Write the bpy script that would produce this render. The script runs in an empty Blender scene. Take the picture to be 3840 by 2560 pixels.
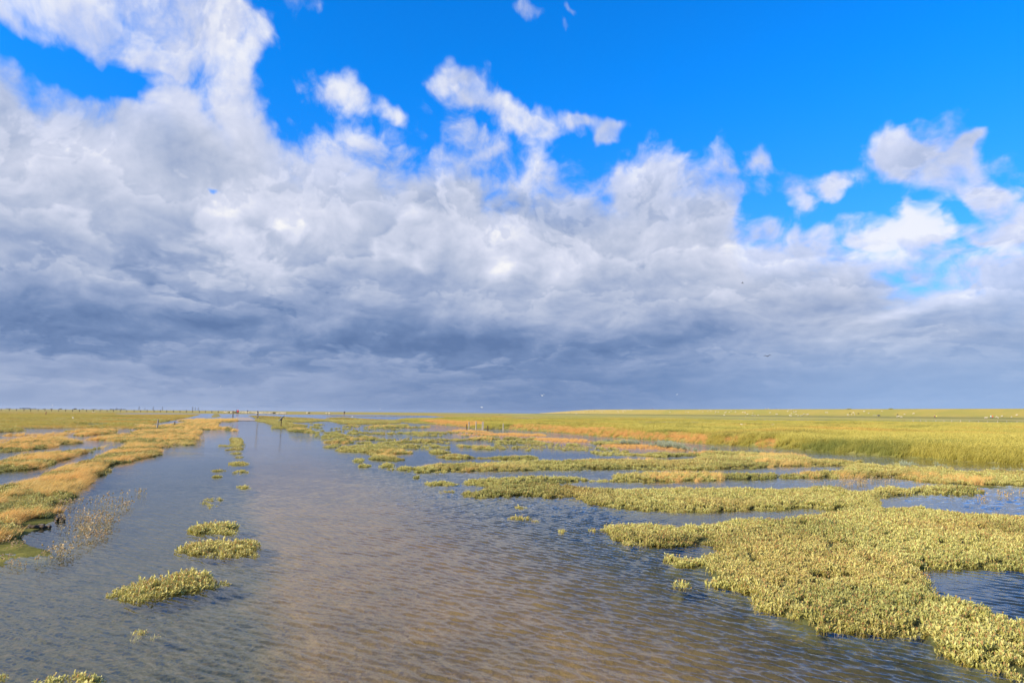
import bpy, bmesh, math, random
import numpy as np
from mathutils import Vector, Matrix
from mathutils.bvhtree import BVHTree

S = bpy.context.scene
COL = S.collection
rng = np.random.default_rng(7)
random.seed(7)

# ------------------------------------------------------------------ camera
EYE = 1.6                       # metres above the flood water
FPX, CX, CY = 2560.0, 1920.0, 1280.0
PITCH = math.atan(269.0 / FPX)
ROLL = 0.0088
_F = Vector((0, math.cos(PITCH), math.sin(PITCH)))
_U0 = Vector((0, -math.sin(PITCH), math.cos(PITCH)))
_R0 = Vector((1, 0, 0))
# a clockwise leaning horizon (left side high): camera turned counter-clockwise
_R = _R0 * math.cos(ROLL) + _U0 * math.sin(ROLL)
_U = _U0 * math.cos(ROLL) - _R0 * math.sin(ROLL)
cam_d = bpy.data.cameras.new("camera")
cam = bpy.data.objects.new("camera", cam_d)
COL.objects.link(cam)
cam_d.sensor_width = 36.0
cam_d.lens = 24.0
cam_d.clip_start = 0.05
cam_d.clip_end = 60000.0
cam.matrix_world = Matrix(((_R.x, _U.x, -_F.x, 0), (_R.y, _U.y, -_F.y, 0), (_R.z, _U.z, -_F.z, EYE), (0, 0, 0, 1)))
S.camera = cam


def ray(px, py):
    d = _F * FPX + _R * (px - CX) + _U * (CY - py)
    return d.normalized()


def AE(px, py):
    d = ray(px, py)
    return math.atan2(d.x, d.y), math.asin(d.z)


def AE2(x, y):                  # coordinates read off the 2352 px wide view
    return AE(x * 3840 / 2352, y * 3840 / 2352)


# ------------------------------------------------------------------ colour
S.view_settings.view_transform = 'Standard'
S.view_settings.look = 'None'
EXPO = 0.7
S.view_settings.exposure = EXPO
S.view_settings.gamma = 1.0
S.view_settings.use_curve_mapping = False
try:
    S.cycles.max_bounces = 8
    S.cycles.transparent_max_bounces = 24
    S.cycles.caustics_reflective = False
    S.cycles.caustics_refractive = False
    S.cycles.sample_clamp_indirect = 6.0
    S.cycles.volume_bounces = 0
except Exception:
    pass


def lin(r, g, b):
    return tuple(((c / 255.0) / 12.92 if c / 255.0 <= 0.04045 else ((c / 255.0 + 0.055) / 1.055) ** 2.4) for c in (r, g, b))


# ------------------------------------------------------------------ node helper
class NT:
    def __init__(self, tree):
        self.t = tree
        self.n = tree.nodes
        self.l = tree.links

    def new(self, typ, **kw):
        nd = self.n.new(typ)
        for k, v in kw.items():
            setattr(nd, k, v)
        return nd

    def put(self, sock, v):
        if v is None:
            return
        if isinstance(v, bpy.types.NodeSocket):
            self.l.new(v, sock)
        elif isinstance(v, (tuple, list)) and sock.type == 'RGBA' and len(v) == 3:
            sock.default_value = (*v, 1.0)
        else:
            sock.default_value = v

    def m(self, op, a, b=None, c=None, clamp=False):
        nd = self.new('ShaderNodeMath', operation=op, use_clamp=clamp)
        for i, v in enumerate((a, b, c)):
            self.put(nd.inputs[i], v)
        return nd.outputs[0]

    def vm(self, op, a, b=None, scale=None):
        nd = self.new('ShaderNodeVectorMath', operation=op)
        self.put(nd.inputs[0], a)
        self.put(nd.inputs[1], b)
        if scale is not None:
            self.put(nd.inputs['Scale'], scale)
        return nd.outputs['Value'] if op in ('DOT_PRODUCT', 'LENGTH', 'DISTANCE') else nd.outputs['Vector']

    def xyz(self, x=0.0, y=0.0, z=0.0):
        nd = self.new('ShaderNodeCombineXYZ')
        for i, v in enumerate((x, y, z)):
            self.put(nd.inputs[i], v)
        return nd.outputs[0]

    def sep(self, v):
        nd = self.new('ShaderNodeSeparateXYZ')
        self.put(nd.inputs[0], v)
        return nd.outputs

    def mp(self, v, loc=(0, 0, 0), rot=(0, 0, 0), sc=(1, 1, 1), typ='POINT'):
        nd = self.new('ShaderNodeMapping', vector_type=typ)
        self.put(nd.inputs[0], v)
        nd.inputs[1].default_value = loc
        nd.inputs[2].default_value = rot
        nd.inputs[3].default_value = sc
        return nd.outputs[0]

    def noise(self, v, scale=1.0, detail=4.0, rough=0.5, dist=0.0, lac=2.0, col=False, typ='FBM'):
        nd = self.new('ShaderNodeTexNoise', noise_dimensions='3D', noise_type=typ)
        self.put(nd.inputs['Vector'], v)
        self.put(nd.inputs['Scale'], scale)
        nd.inputs['Detail'].default_value = detail
        nd.inputs['Roughness'].default_value = rough
        nd.inputs['Lacunarity'].default_value = lac
        nd.inputs['Distortion'].default_value = dist
        return nd.outputs['Color'] if col else nd.outputs['Fac']

    def ss(self, v, lo, hi, a=0.0, b=1.0):
        nd = self.new('ShaderNodeMapRange', interpolation_type='SMOOTHSTEP')
        self.put(nd.inputs['Value'], v)
        for k, q in (('From Min', lo), ('From Max', hi), ('To Min', a), ('To Max', b)):
            self.put(nd.inputs[k], q)
        return nd.outputs[0]

    def lerp(self, v, lo, hi, a=0.0, b=1.0):
        nd = self.new('ShaderNodeMapRange', interpolation_type='LINEAR', clamp=True)
        self.put(nd.inputs['Value'], v)
        for k, q in (('From Min', lo), ('From Max', hi), ('To Min', a), ('To Max', b)):
            self.put(nd.inputs[k], q)
        return nd.outputs[0]

    def mix(self, f, a, b, blend='MIX'):
        nd = self.new('ShaderNodeMix', data_type='RGBA', blend_type=blend)
        self.put(nd.inputs[0], f)
        self.put(nd.inputs[6], a)
        self.put(nd.inputs[7], b)
        return nd.outputs[2]

    def ramp(self, f, stops, interp='LINEAR'):
        nd = self.new('ShaderNodeValToRGB')
        cr = nd.color_ramp
        cr.interpolation = interp
        while len(cr.elements) < len(stops):
            cr.elements.new(0.5)
        for el, (p, c) in zip(cr.elements, stops):
            el.position = p
            el.color = (*c, 1.0)
        self.put(nd.inputs[0], f)
        return nd.outputs[0]

    def curve(self, f, pts):
        nd = self.new('ShaderNodeFloatCurve')
        cv = nd.mapping.curves[0]
        pts = sorted(pts)
        cv.points[0].location = pts[0]
        cv.points[1].location = pts[-1]
        for p in pts[1:-1]:
            cv.points.new(*p)
        nd.mapping.update()
        self.put(nd.inputs['Value'], f)
        return nd.outputs[0]


# ------------------------------------------------------------------ sun and sky
SUN_EL = math.radians(29.0)
SUN_AZ = math.radians(-118.0)                   # clockwise from +Y: left and behind the camera
sun_dir = Vector((math.sin(SUN_AZ) * math.cos(SUN_EL), math.cos(SUN_AZ) * math.cos(SUN_EL), math.sin(SUN_EL)))
sd = bpy.data.lights.new("sun", 'SUN')
sd.energy = 5.0
sd.angle = math.radians(0.53)
sd.color = (1.0, 0.88, 0.70)
sun = bpy.data.objects.new("sun", sd)
COL.objects.link(sun)
sun.rotation_euler = (-sun_dir).to_track_quat('-Z', 'Y').to_euler()

W = bpy.data.worlds.new("World")
S.world = W
W.use_nodes = True
for nd in list(W.node_tree.nodes):
    W.node_tree.nodes.remove(nd)
w = NT(W.node_tree)
STR = 0.0625                    # = 0.1 at exposure 0
sky = w.new('ShaderNodeTexSky', sky_type='NISHITA', sun_disc=False)
sky.sun_elevation = SUN_EL
sky.sun_rotation = SUN_AZ % (2 * math.pi)
sky.altitude = 0
sky.air_density = 1.0
sky.dust_density = 0.4
sky.ozone_density = 2.0
dirv = w.new('ShaderNodeTexCoord').outputs['Generated']
x, y, z = w.sep(dirv)
az = w.m('ARCTAN2', x, y)
el = w.m('MAXIMUM', w.m('ARCSINE', z), 0.0)

# clear sky: the deep polarised blue of the photograph
hs = w.new('ShaderNodeHueSaturation')
w.put(hs.inputs['Color'], sky.outputs[0])
hs.inputs['Saturation'].default_value = 1.25
hs.inputs['Value'].default_value = 1.0
tint = w.mix(w.ss(el, 0.12, 0.50), (0.55, 1.26, 2.3), (0.08, 1.72, 3.0))
clear = w.mix(1.0, hs.outputs[0], tint, 'MULTIPLY')

# flattening of the cloud field towards the horizon
vv = w.m('MULTIPLY', w.m('LOGARITHM', w.m('ADD', el, 0.09), math.e), 0.44)
P0 = w.xyz(az, vv, 0.0)
def wob(sc, det, ro, ky):
    a_ = w.m('SUBTRACT', w.noise(P0, sc, det, ro), 0.5)
    b_ = w.m('MULTIPLY', w.m('SUBTRACT', w.noise(w.vm('ADD', P0, (7.7, 3.1, 2.2)), sc, det, ro), 0.5), ky)
    return w.xyz(a_, b_, 0.0)


wrp = wob(5.0, 3.0, 0.55, 1.0)
P = w.vm('ADD', P0, w.vm('SCALE', wrp, scale=0.09))
wrp2 = wob(8.0, 4.0, 0.52, 0.75)
Q0 = w.xyz(az, el, 0.0)
Q = w.vm('ADD', Q0, w.vm('SCALE', wrp2, scale=0.13))   # warped direction for the placed clouds

qx, qe, _ = w.sep(Q)


def blobs(vec, lst):
    acc = None
    for (bx, by, sx, sy, rot, amp) in lst:
        a0, e0 = AE2(bx, by)
        k = 3840 / 2352 / FPX
        c_, s_ = math.cos(math.radians(rot)), math.sin(math.radians(rot))
        rows_ = []
        for (ka, ke, s0) in ((c_, s_, sx * k), (-s_, c_, sy * k)):
            rows_.append(w.m('MULTIPLY_ADD', qx, ka / s0, w.m('MULTIPLY_ADD', qe, ke / s0, -(a0 * ka + e0 * ke) / s0)))
        d2 = w.m('MULTIPLY_ADD', rows_[0], rows_[0], w.m('MULTIPLY', rows_[1], rows_[1]))
        g = w.m('POWER', math.exp(-1.0), d2)
        acc = w.m('MULTIPLY', g, amp) if acc is None else w.m('MULTIPLY_ADD', g, amp, acc)
    return acc


AZ0, AZ1, EL1 = -0.75, 0.75, 0.62
azn = w.lerp(az, AZ0, AZ1)
eln = w.lerp(el, 0.0, EL1)


def azel_pts(pts, fn):
    out = []
    for (px_, py_) in pts:
        a_, e_ = AE2(px_, py_)
        out.append(((a_ - AZ0) / (AZ1 - AZ0), fn(e_)))
    return out


qan = w.lerp(qx, AZ0, AZ1)
# upper edge of the great cloud bank over azimuth
top_pts = [(-200, 120), (0, 130), (120, 165), (250, 200), (360, 195), (470, 150), (560, 170), (620, 230), (700, 300), (800, 345), (900, 372),
           (980, 345), (1060, 322), (1130, 385), (1250, 400), (1360, 415), (1430, 385), (1500, 365), (1600, 375), (1680, 405),
           (1710, 500), (1800, 545), (1900, 560), (2000, 590), (2100, 620), (2200, 610), (2352, 600), (2600, 560)]
edge = w.m('MULTIPLY', w.curve(qan, [(0.0, 0.75)] + azel_pts(top_pts, lambda e_: max(0.0, min(1.0, e_ / EL1))) + [(1.0, 0.35)]), EL1)
bank = w.m('MULTIPLY', w.m('ADD', w.m('SUBTRACT', edge, qe), 0.032), 7.0)
bank = w.m('MINIMUM', w.m('MAXIMUM', bank, -1.2), 1.2)
extra = blobs(Q, [
    # upper left clouds above the blue gap
    (40, 30, 280, 75, 8, 1.45), (330, 55, 260, 62, -12, 1.45), (560, 40, 150, 50, -6, 1.25), (700, 5, 80, 30, 0, 1.0), (430, 130, 150, 80, -40, 1.05),
    (520, 200, 120, 95, -40, 1.15), (600, 255, 80, 50, -30, 0.9), (200, 110, 90, 26, -30, 0.7),
    # cloud of the upper middle
    (780, 215, 85, 60, -15, 1.5), (910, 280, 60, 38, -15, 1.35),
    (1050, 185, 70, 55, 20, 1.25), (1130, 260, 120, 60, -20, 1.25), (1260, 290, 110, 38, -12, 1.05), (1340, 270, 50, 28, -8, 1.2), (1435, 280, 60, 28, 5, 1.35), (1425, 325, 55, 24, 0, 1.35),
    (1215, 350, 60, 50, 10, 0.8),
    (1210, 45, 50, 18, 0, 1.0), (1280, 75, 25, 22, 0, 0.95), (1295, 33, 25, 12, 0, 0.95),
    # right hand clouds
    (2060, 345, 80, 46, -10, 1.4), (2150, 400, 92, 50, -15, 1.4), (2215, 340, 50, 18, 12, 1.1), (2300, 455, 95, 45, -10, 1.2), (2420, 480, 120, 60, 0, 1.3),
    (1735, 390, 40, 32, 10, 1.4), (1845, 440, 66, 30, -2, 1.45), (1945, 425, 34, 20, 0, 1.1),
    (1995, 562, 85, 36, 5, 1.6), (2105, 525, 30, 52, -12, 1.6), (2215, 535, 60, 24, 0, 1.0), (2310, 580, 60, 30, 0, 0.9),
    (1760, 520, 60, 24, 0, 0.7),
])
gaps = blobs(Q, [
    (50, 112, 110, 18, -14, -1.0), (235, 165, 100, 18, -24, -1.05), (320, 195, 40, 16, -24, -0.7), (640, 120, 50, 80, 15, -0.4),
    (490, 275, 22, 50, 20, -0.45), (470, 436, 16, 14, 0, -0.95), (660, 270, 50, 20, -30, -0.3), (1900, 490, 110, 26, 8, -0.5), (2200, 500, 50, 20, 0, -0.4), (620, 190, 26, 40, 10, -0.3),
])
D = w.noise(P, 5.2, 9.0, 0.55, 0.0)
Dh = w.noise(P, 17.0, 8.0, 0.60, 0.0)
def puff(off):
    pp = w.vm('ADD', P, off)
    b1 = w.m('ABSOLUTE', w.m('SUBTRACT', w.noise(pp, 7.0, 3.0, 0.5), 0.5))
    b2 = w.m('ABSOLUTE', w.m('SUBTRACT', w.noise(w.vm('ADD', pp, (3.3, 1.7, 0.4)), 15.0, 4.0, 0.55), 0.5))
    return w.m('ADD', w.m('MULTIPLY', b1, 1.5), w.m('MULTIPLY', b2, 0.9))


den = w.m('ADD', w.m('MULTIPLY', w.m('SUBTRACT', D, 0.5), 2.1), w.m('ADD', w.m('MULTIPLY', w.m('SUBTRACT', Dh, 0.5), 1.3), w.m('MULTIPLY_ADD', puff((0, 0, 0)), 1.7, -0.36)))
place = w.m('MAXIMUM', bank, w.m('SUBTRACT', w.m('MULTIPLY', w.m('MINIMUM', extra, 1.5), 0.78), 0.66))
place = w.m('ADD', place, gaps)
# behind the camera: loose fair weather cloud
front = w.ss(w.m('ABSOLUTE', az), 0.85, 1.25, 1.0, 0.0)
place = w.m('ADD', w.m('MULTIPLY', place, front), w.m('MULTIPLY', w.m('SUBTRACT', 1.0, front), w.ss(el, 0.15, 0.9, 0.2, -0.35)))
# (nothing but open blue overhead)
place = w.m('SUBTRACT', place, w.ss(el, 0.7, 1.1, 0.0, 0.3))
# unseen broken cloud added high over the left, to whiten the water's reflection
place = w.m('MULTIPLY_ADD', w.m('MULTIPLY', w.ss(el, 0.58, 0.80), w.ss(az, -0.15, 0.40, 1.0, 0.0)), 1.15, place)
cov = w.m('ADD', place, w.m('MULTIPLY', den, w.ss(place, 0.15, 1.0, 1.0, 0.22)))
alpha = w.m('MULTIPLY', w.ss(cov, -0.22, 0.52), w.ss(place, 0.25, 0.9, 0.88, 1.0))

# relief: density against density a little nearer the sun
def dens_at(off, sc1, sc2):
    pp = w.vm('ADD', P, off)
    return w.noise(pp, sc1, sc2, 0.52, 0.0)


rel3 = w.m('SUBTRACT', puff((0.008, -0.016, 0)), puff((-0.010, 0.022, 0)))
rel1 = w.m('SUBTRACT', D, dens_at((-0.024, 0.034, 0), 5.2, 7.0))
rel2 = w.m('SUBTRACT', Dh, w.noise(w.vm('ADD', P, (-0.008, 0.011, 0)), 17.0, 5.0, 0.55, 0.0))
# broad tones of the bank, left / middle / right, over elevation
def tone(pts, xx):
    return w.curve(eln, [(0.0, pts[0][1])] + [(max(0.0, AE2(xx, yy)[1]) / EL1, vv_) for (yy, vv_) in pts[1:]] + [(1.0, pts[-1][1])])


tL = tone([(943, .36), (900, .36), (850, .33), (810, .29), (760, .25), (700, .33), (620, .42), (540, .57), (460, .72), (380, .80), (300, .78), (200, .84), (50, .90)], 300)
tC = tone([(948, .13), (900, .18), (860, .21), (810, .20), (760, .29), (700, .42), (620, .57), (560, .68), (480, .66), (420, .74), (360, .84), (200, .84), (50, .84)], 1176)
tR = tone([(955, .47), (900, .42), (860, .44), (800, .52), (740, .53), (680, .58), (600, .74), (540, .86), (460, .84), (380, .80), (300, .80), (200, .80), (50, .8)], 2100)
aL, aC, aR = AE2(430, 800)[0], AE2(1176, 800)[0], AE2(2050, 800)[0]
B = w.m('ADD', w.m('ADD', w.m('MULTIPLY', tL, w.ss(az, aL, aC, 1, 0)), w.m('MULTIPLY', tR, w.ss(az, aC, aR, 0, 1))),
        w.m('MULTIPLY', tC, w.m('MULTIPLY', w.ss(az, aL, aC, 0, 1), w.ss(az, aC, aR, 1, 0))))
touch = blobs(Q, [
    (560, 590, 120, 40, -10, .18), (680, 490, 90, 60, 0, .10), (380, 320, 90, 60, 0, -.12), (240, 440, 120, 40, -8, -.10), (110, 740, 260, 60, 0, -.10),
    (560, 480, 90, 50, 0, .07), (850, 400, 120, 60, 0, .05), (700, 370, 90, 40, -10, .07), (1000, 350, 140, 40, -8, .10), (890, 570, 70, 30, 0, .14), (1150, 620, 45, 22, 0, .30), (930, 590, 40, 18, 0, .2),
    (1250, 480, 140, 40, -4, -.10), (1230, 430, 160, 24, -6, .10), (1420, 560, 130, 40, 0, -.06), (1560, 420, 120, 40, 0, .06), (1600, 500, 90, 40, 0, -.05),
    (640, 680, 160, 50, 10, -.08), (1300, 700, 160, 60, 0, .04), (1500, 780, 220, 40, 0, -.09), (1050, 790, 200, 40, 0, -.06), (950, 720, 120, 40, 0, .05),
    (1990, 560, 90, 45, 0, .20), (2105, 520, 40, 60, 0, .22), (2090, 715, 80, 18, 8, .25), (2200, 670, 90, 26, 5, .10), (2030, 810, 60, 26, 0, .16), (1640, 640, 140, 50, 10, .05),
    (1100, 730, 60, 26, 0, .06), (2250, 770, 120, 30, 0, -.06),
])
B = w.m('ADD', B, w.m('MULTIPLY', touch, 1.0))
def piles(K, nsc, A, seed):
    # heaped cloud: each heap brightens from its base to its top, where the next one behind begins
    hn = w.noise(w.vm('ADD', P, (seed, seed * .7, 0)), nsc, 7.0, 0.58)
    b1 = w.m('ABSOLUTE', w.m('SUBTRACT', w.noise(w.vm('ADD', P, (seed * 2, 1.7, 0.4)), nsc * 2.6, 4.0, 0.55), 0.5))
    h_ = w.m('ADD', w.m('MULTIPLY', vv, K), w.m('ADD', w.m('MULTIPLY', hn, A), w.m('MULTIPLY', b1, -A * 0.55)))
    s_ = w.m('FRACT', h_)
    s2 = w.m('MULTIPLY', w.m('POWER', s_, 1.6), w.ss(s_, 0.86, 1.0, 1.0, 0.0))
    return w.m('SUBTRACT', s2, 0.31)


pile = w.m('ADD', w.m('MULTIPLY', piles(2.6, 2.7, 2.7, 0.0), 0.25), w.m('MULTIPLY', piles(5.5, 7.0, 2.6, 5.1), 0.15))
relw = w.ss(el, 0.0, 0.11, 0.28, 1.0)
rel = w.m('MULTIPLY', w.m('ADD', w.m('ADD', pile, w.m('MULTIPLY', rel3, 0.22)), w.m('ADD', w.m('MULTIPLY', rel1, 0.75), w.m('MULTIPLY', rel2, 0.42))), relw)
# thin ragged parts let light through and take on blue
B = w.m('ADD', B, rel)
B = w.m('ADD', B, w.m('MULTIPLY', w.m('SUBTRACT', w.noise(P, 3.5, 5.0, 0.5), 0.5), w.m('MULTIPLY', relw, 0.35)))
ccol = w.ramp(B, [(0.0, lin(98, 124, 169)), (0.18, lin(118, 142, 184)), (0.40, lin(153, 170, 204)), (0.62, lin(187, 197, 221)), (0.85, lin(218, 223, 242)), (1.0, lin(247, 247, 250))])
# bluer, clearer murk low on the right
hz = w.m('MULTIPLY', w.ss(el, 0.0, 0.16, 1.0, 0.0), w.ss(az, -0.15, 0.55, 0.0, 1.0))
ccol = w.mix(w.m('MULTIPLY', hz, 0.75), ccol, w.mix(w.ss(az, 0.05, 0.6), lin(100, 136, 188), lin(146, 180, 226)))
ccol = w.mix(1.0, ccol, (2.0 ** -EXPO / STR,) * 3, 'MULTIPLY')
fin = w.mix(alpha, clear, ccol)
bg = w.new('ShaderNodeBackground')
w.put(bg.inputs[0], fin)
bg.inputs[1].default_value = STR
wo = w.new('ShaderNodeOutputWorld')
w.l.new(bg.outputs[0], wo.inputs[0])
try:
    W.cycles.sampling_method = 'MANUAL'
    W.cycles.sample_map_resolution = 512
except Exception:
    pass

# ------------------------------------------------------------------ helpers for the land
def tag(o, label=None, cat=None, group=None, kind=None):
    if label:
        o['label'] = label
    if cat:
        o['category'] = cat
    if group:
        o['group'] = group
    if kind:
        o['kind'] = kind
    return o


def link(o, parent=None):
    COL.objects.link(o)
    if parent is not None:
        o.parent = parent
    return o


def np_mesh(name, co, faces, mats=(), smooth=True):
    """co (n,3); faces (m,k) of one size"""
    me = bpy.data.meshes.new(name)
    co = np.asarray(co, dtype=np.float32)
    faces = np.asarray(faces, dtype=np.int32)
    m, k = faces.shape
    me.vertices.add(len(co))
    me.vertices.foreach_set('co', co.ravel())
    me.loops.add(m * k)
    me.loops.foreach_set('vertex_index', faces.ravel())
    me.polygons.add(m)
    me.polygons.foreach_set('loop_start', np.arange(0, m * k, k, dtype=np.int32))
    me.polygons.foreach_set('loop_total', np.full(m, k, dtype=np.int32))
    if smooth:
        me.polygons.foreach_set('use_smooth', np.ones(m, dtype=bool))
    me.update(calc_edges=True)
    for mt in mats:
        me.materials.append(mt)
    return me


def fattr(me, name, arr, domain='POINT'):
    a = me.attributes.new(name, 'FLOAT', domain)
    a.data.foreach_set('value', np.asarray(arr, dtype=np.float32))


def mat(name, col=(.5, .5, .5), rough=.8, spec=.3):
    m = bpy.data.materials.new(name)
    m.use_nodes = True
    t = NT(m.node_tree)
    b = m.node_tree.nodes['Principled BSDF']
    b.inputs['Base Color'].default_value = (*col, 1)
    b.inputs['Roughness'].default_value = rough
    b.inputs['Specular IOR Level'].default_value = spec
    return m, t, b


def noisy(name, c1, c2, scale, rough=.85, bump=.3, stretch=(1, 1, 1), detail=4):
    m, t, b = mat(name, c1, rough)
    v = t.mp(t.new('ShaderNodeTexCoord').outputs['Object'], sc=stretch)
    n = t.noise(v, scale, detail, .6)
    t.put(b.inputs['Base Color'], t.mix(t.ss(n, .3, .7), c1, c2))
    bp = t.new('ShaderNodeBump')
    bp.inputs['Strength'].default_value = bump
    bp.inputs['Distance'].default_value = .02
    t.put(bp.inputs['Height'], n)
    t.put(b.inputs['Normal'], bp.outputs[0])
    return m


def Gp(px, py, z=0.0):
    d = ray(px, py)
    t_ = (z - EYE) / d.z
    return Vector((d.x * t_, d.y * t_, z))


_R3, _U3, _F3 = np.array(_R), np.array(_U), np.array(_F)


def to_px(X, Y, Z):
    v = np.stack([X, Y, Z - EYE], -1)
    f = np.maximum(v @ _F3, 1e-3)
    return CX + FPX * (v @ _R3) / f, CY - FPX * (v @ _U3) / f


def yh(x):
    """row of the true horizon over column x"""
    d = 269.0
    return CY + d + (x - CX) * math.tan(ROLL)


ORG = {'c4': (0, 1600, 1300 / 2123), 'c5': (1000, 1600, 1440 / 2352), 'c6': (2400, 1600, 1440 / 2352),
       's1': (0, 1520, 500 / 2352), 's2': (500, 1520, 500 / 2352), 's3': (1000, 1520, 500 / 2352), 's4': (1500, 1520, 500 / 2352),
       's5': (2000, 1520, 500 / 2352), 's6': (2500, 1520, 500 / 2352), 's7': (3000, 1520, 420 / 2352), 's8': (3420, 1520, 420 / 2352)}


def src(tag_, x, y_):
    o = ORG[tag_]
    return o[0] + x * o[2], o[1] + y_ * o[2]


def poly(*parts, h=0.0):
    """parts: (frame, [points]) ...; far edges are drawn over plants h tall, so they are lowered to where the plants stand"""
    pts = []
    for fr, lst in parts:
        pts += [src(fr, *p) for p in lst]
    P_ = np.array(pts)
    if h > 0:
        n = len(P_)
        area = 0.5 * np.sum(P_[:, 0] * np.roll(P_[:, 1], -1) - np.roll(P_[:, 0], -1) * P_[:, 1])
        sgn = 1 if area > 0 else -1
        out = P_.copy()
        for i in range(n):
            d = P_[(i + 1) % n] - P_[i - 1]
            ny = -d[0] * sgn                # outward normal, y component (positive = towards the viewer)
            nx = d[1] * sgn
            wgt = max(0.0, -ny / (math.hypot(nx, ny) + 1e-6))
            wgt = min(1.0, wgt * 1.6)
            hy = yh(P_[i, 0])
            out[i, 1] = hy + (P_[i, 1] - hy) * (1 + wgt * (EYE / (EYE - h) - 1))
        P_ = out
    return P_


def inside(pl, X, Y):
    res = np.zeros(X.shape, dtype=bool)
    lo, hi = pl.min(0), pl.max(0)
    bb = (X >= lo[0]) & (X <= hi[0]) & (Y >= lo[1]) & (Y <= hi[1])
    if not bb.any():
        return res
    xs, ys = X[bb], Y[bb]
    r_ = np.zeros(xs.shape, dtype=bool)
    x1, y1 = pl[-1]
    for x2, y2 in pl:
        c = (y1 > ys) != (y2 > ys)
        if c.any():
            xi = (x2 - x1) * (ys - y1) / (y2 - y1 + 1e-12) + x1
            r_ ^= c & (xs < xi)
        x1, y1 = x2, y2
    res[bb] = r_
    return res


def vnoise(x, y_, seed=0):
    """smooth value noise in [0,1], numpy"""
    xi, yi = np.floor(x).astype(np.int64), np.floor(y_).astype(np.int64)
    xf, yf = x - xi, y_ - yi
    u_, v_ = xf * xf * (3 - 2 * xf), yf * yf * (3 - 2 * yf)

    def h(a, b):
        n = (a * 374761393 + b * 668265263 + seed * 982451653) & 0xffffffff
        n = ((n ^ (n >> 13)) * 1274126177) & 0xffffffff
        return ((n ^ (n >> 16)) & 0xffff) / 65535.0
    return (h(xi, yi) * (1 - u_) + h(xi + 1, yi) * u_) * (1 - v_) + (h(xi, yi + 1) * (1 - u_) + h(xi + 1, yi + 1) * u_) * v_


def fbm(x, y_, seed=0, oct_=4):
    s_, a_ = 0, .5
    for k in range(oct_):
        s_ = s_ + a_ * vnoise(x * 2 ** k, y_ * 2 ** k, seed + k * 17)
        a_ *= .5
    return s_ / (1 - .5 ** oct_)


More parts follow.
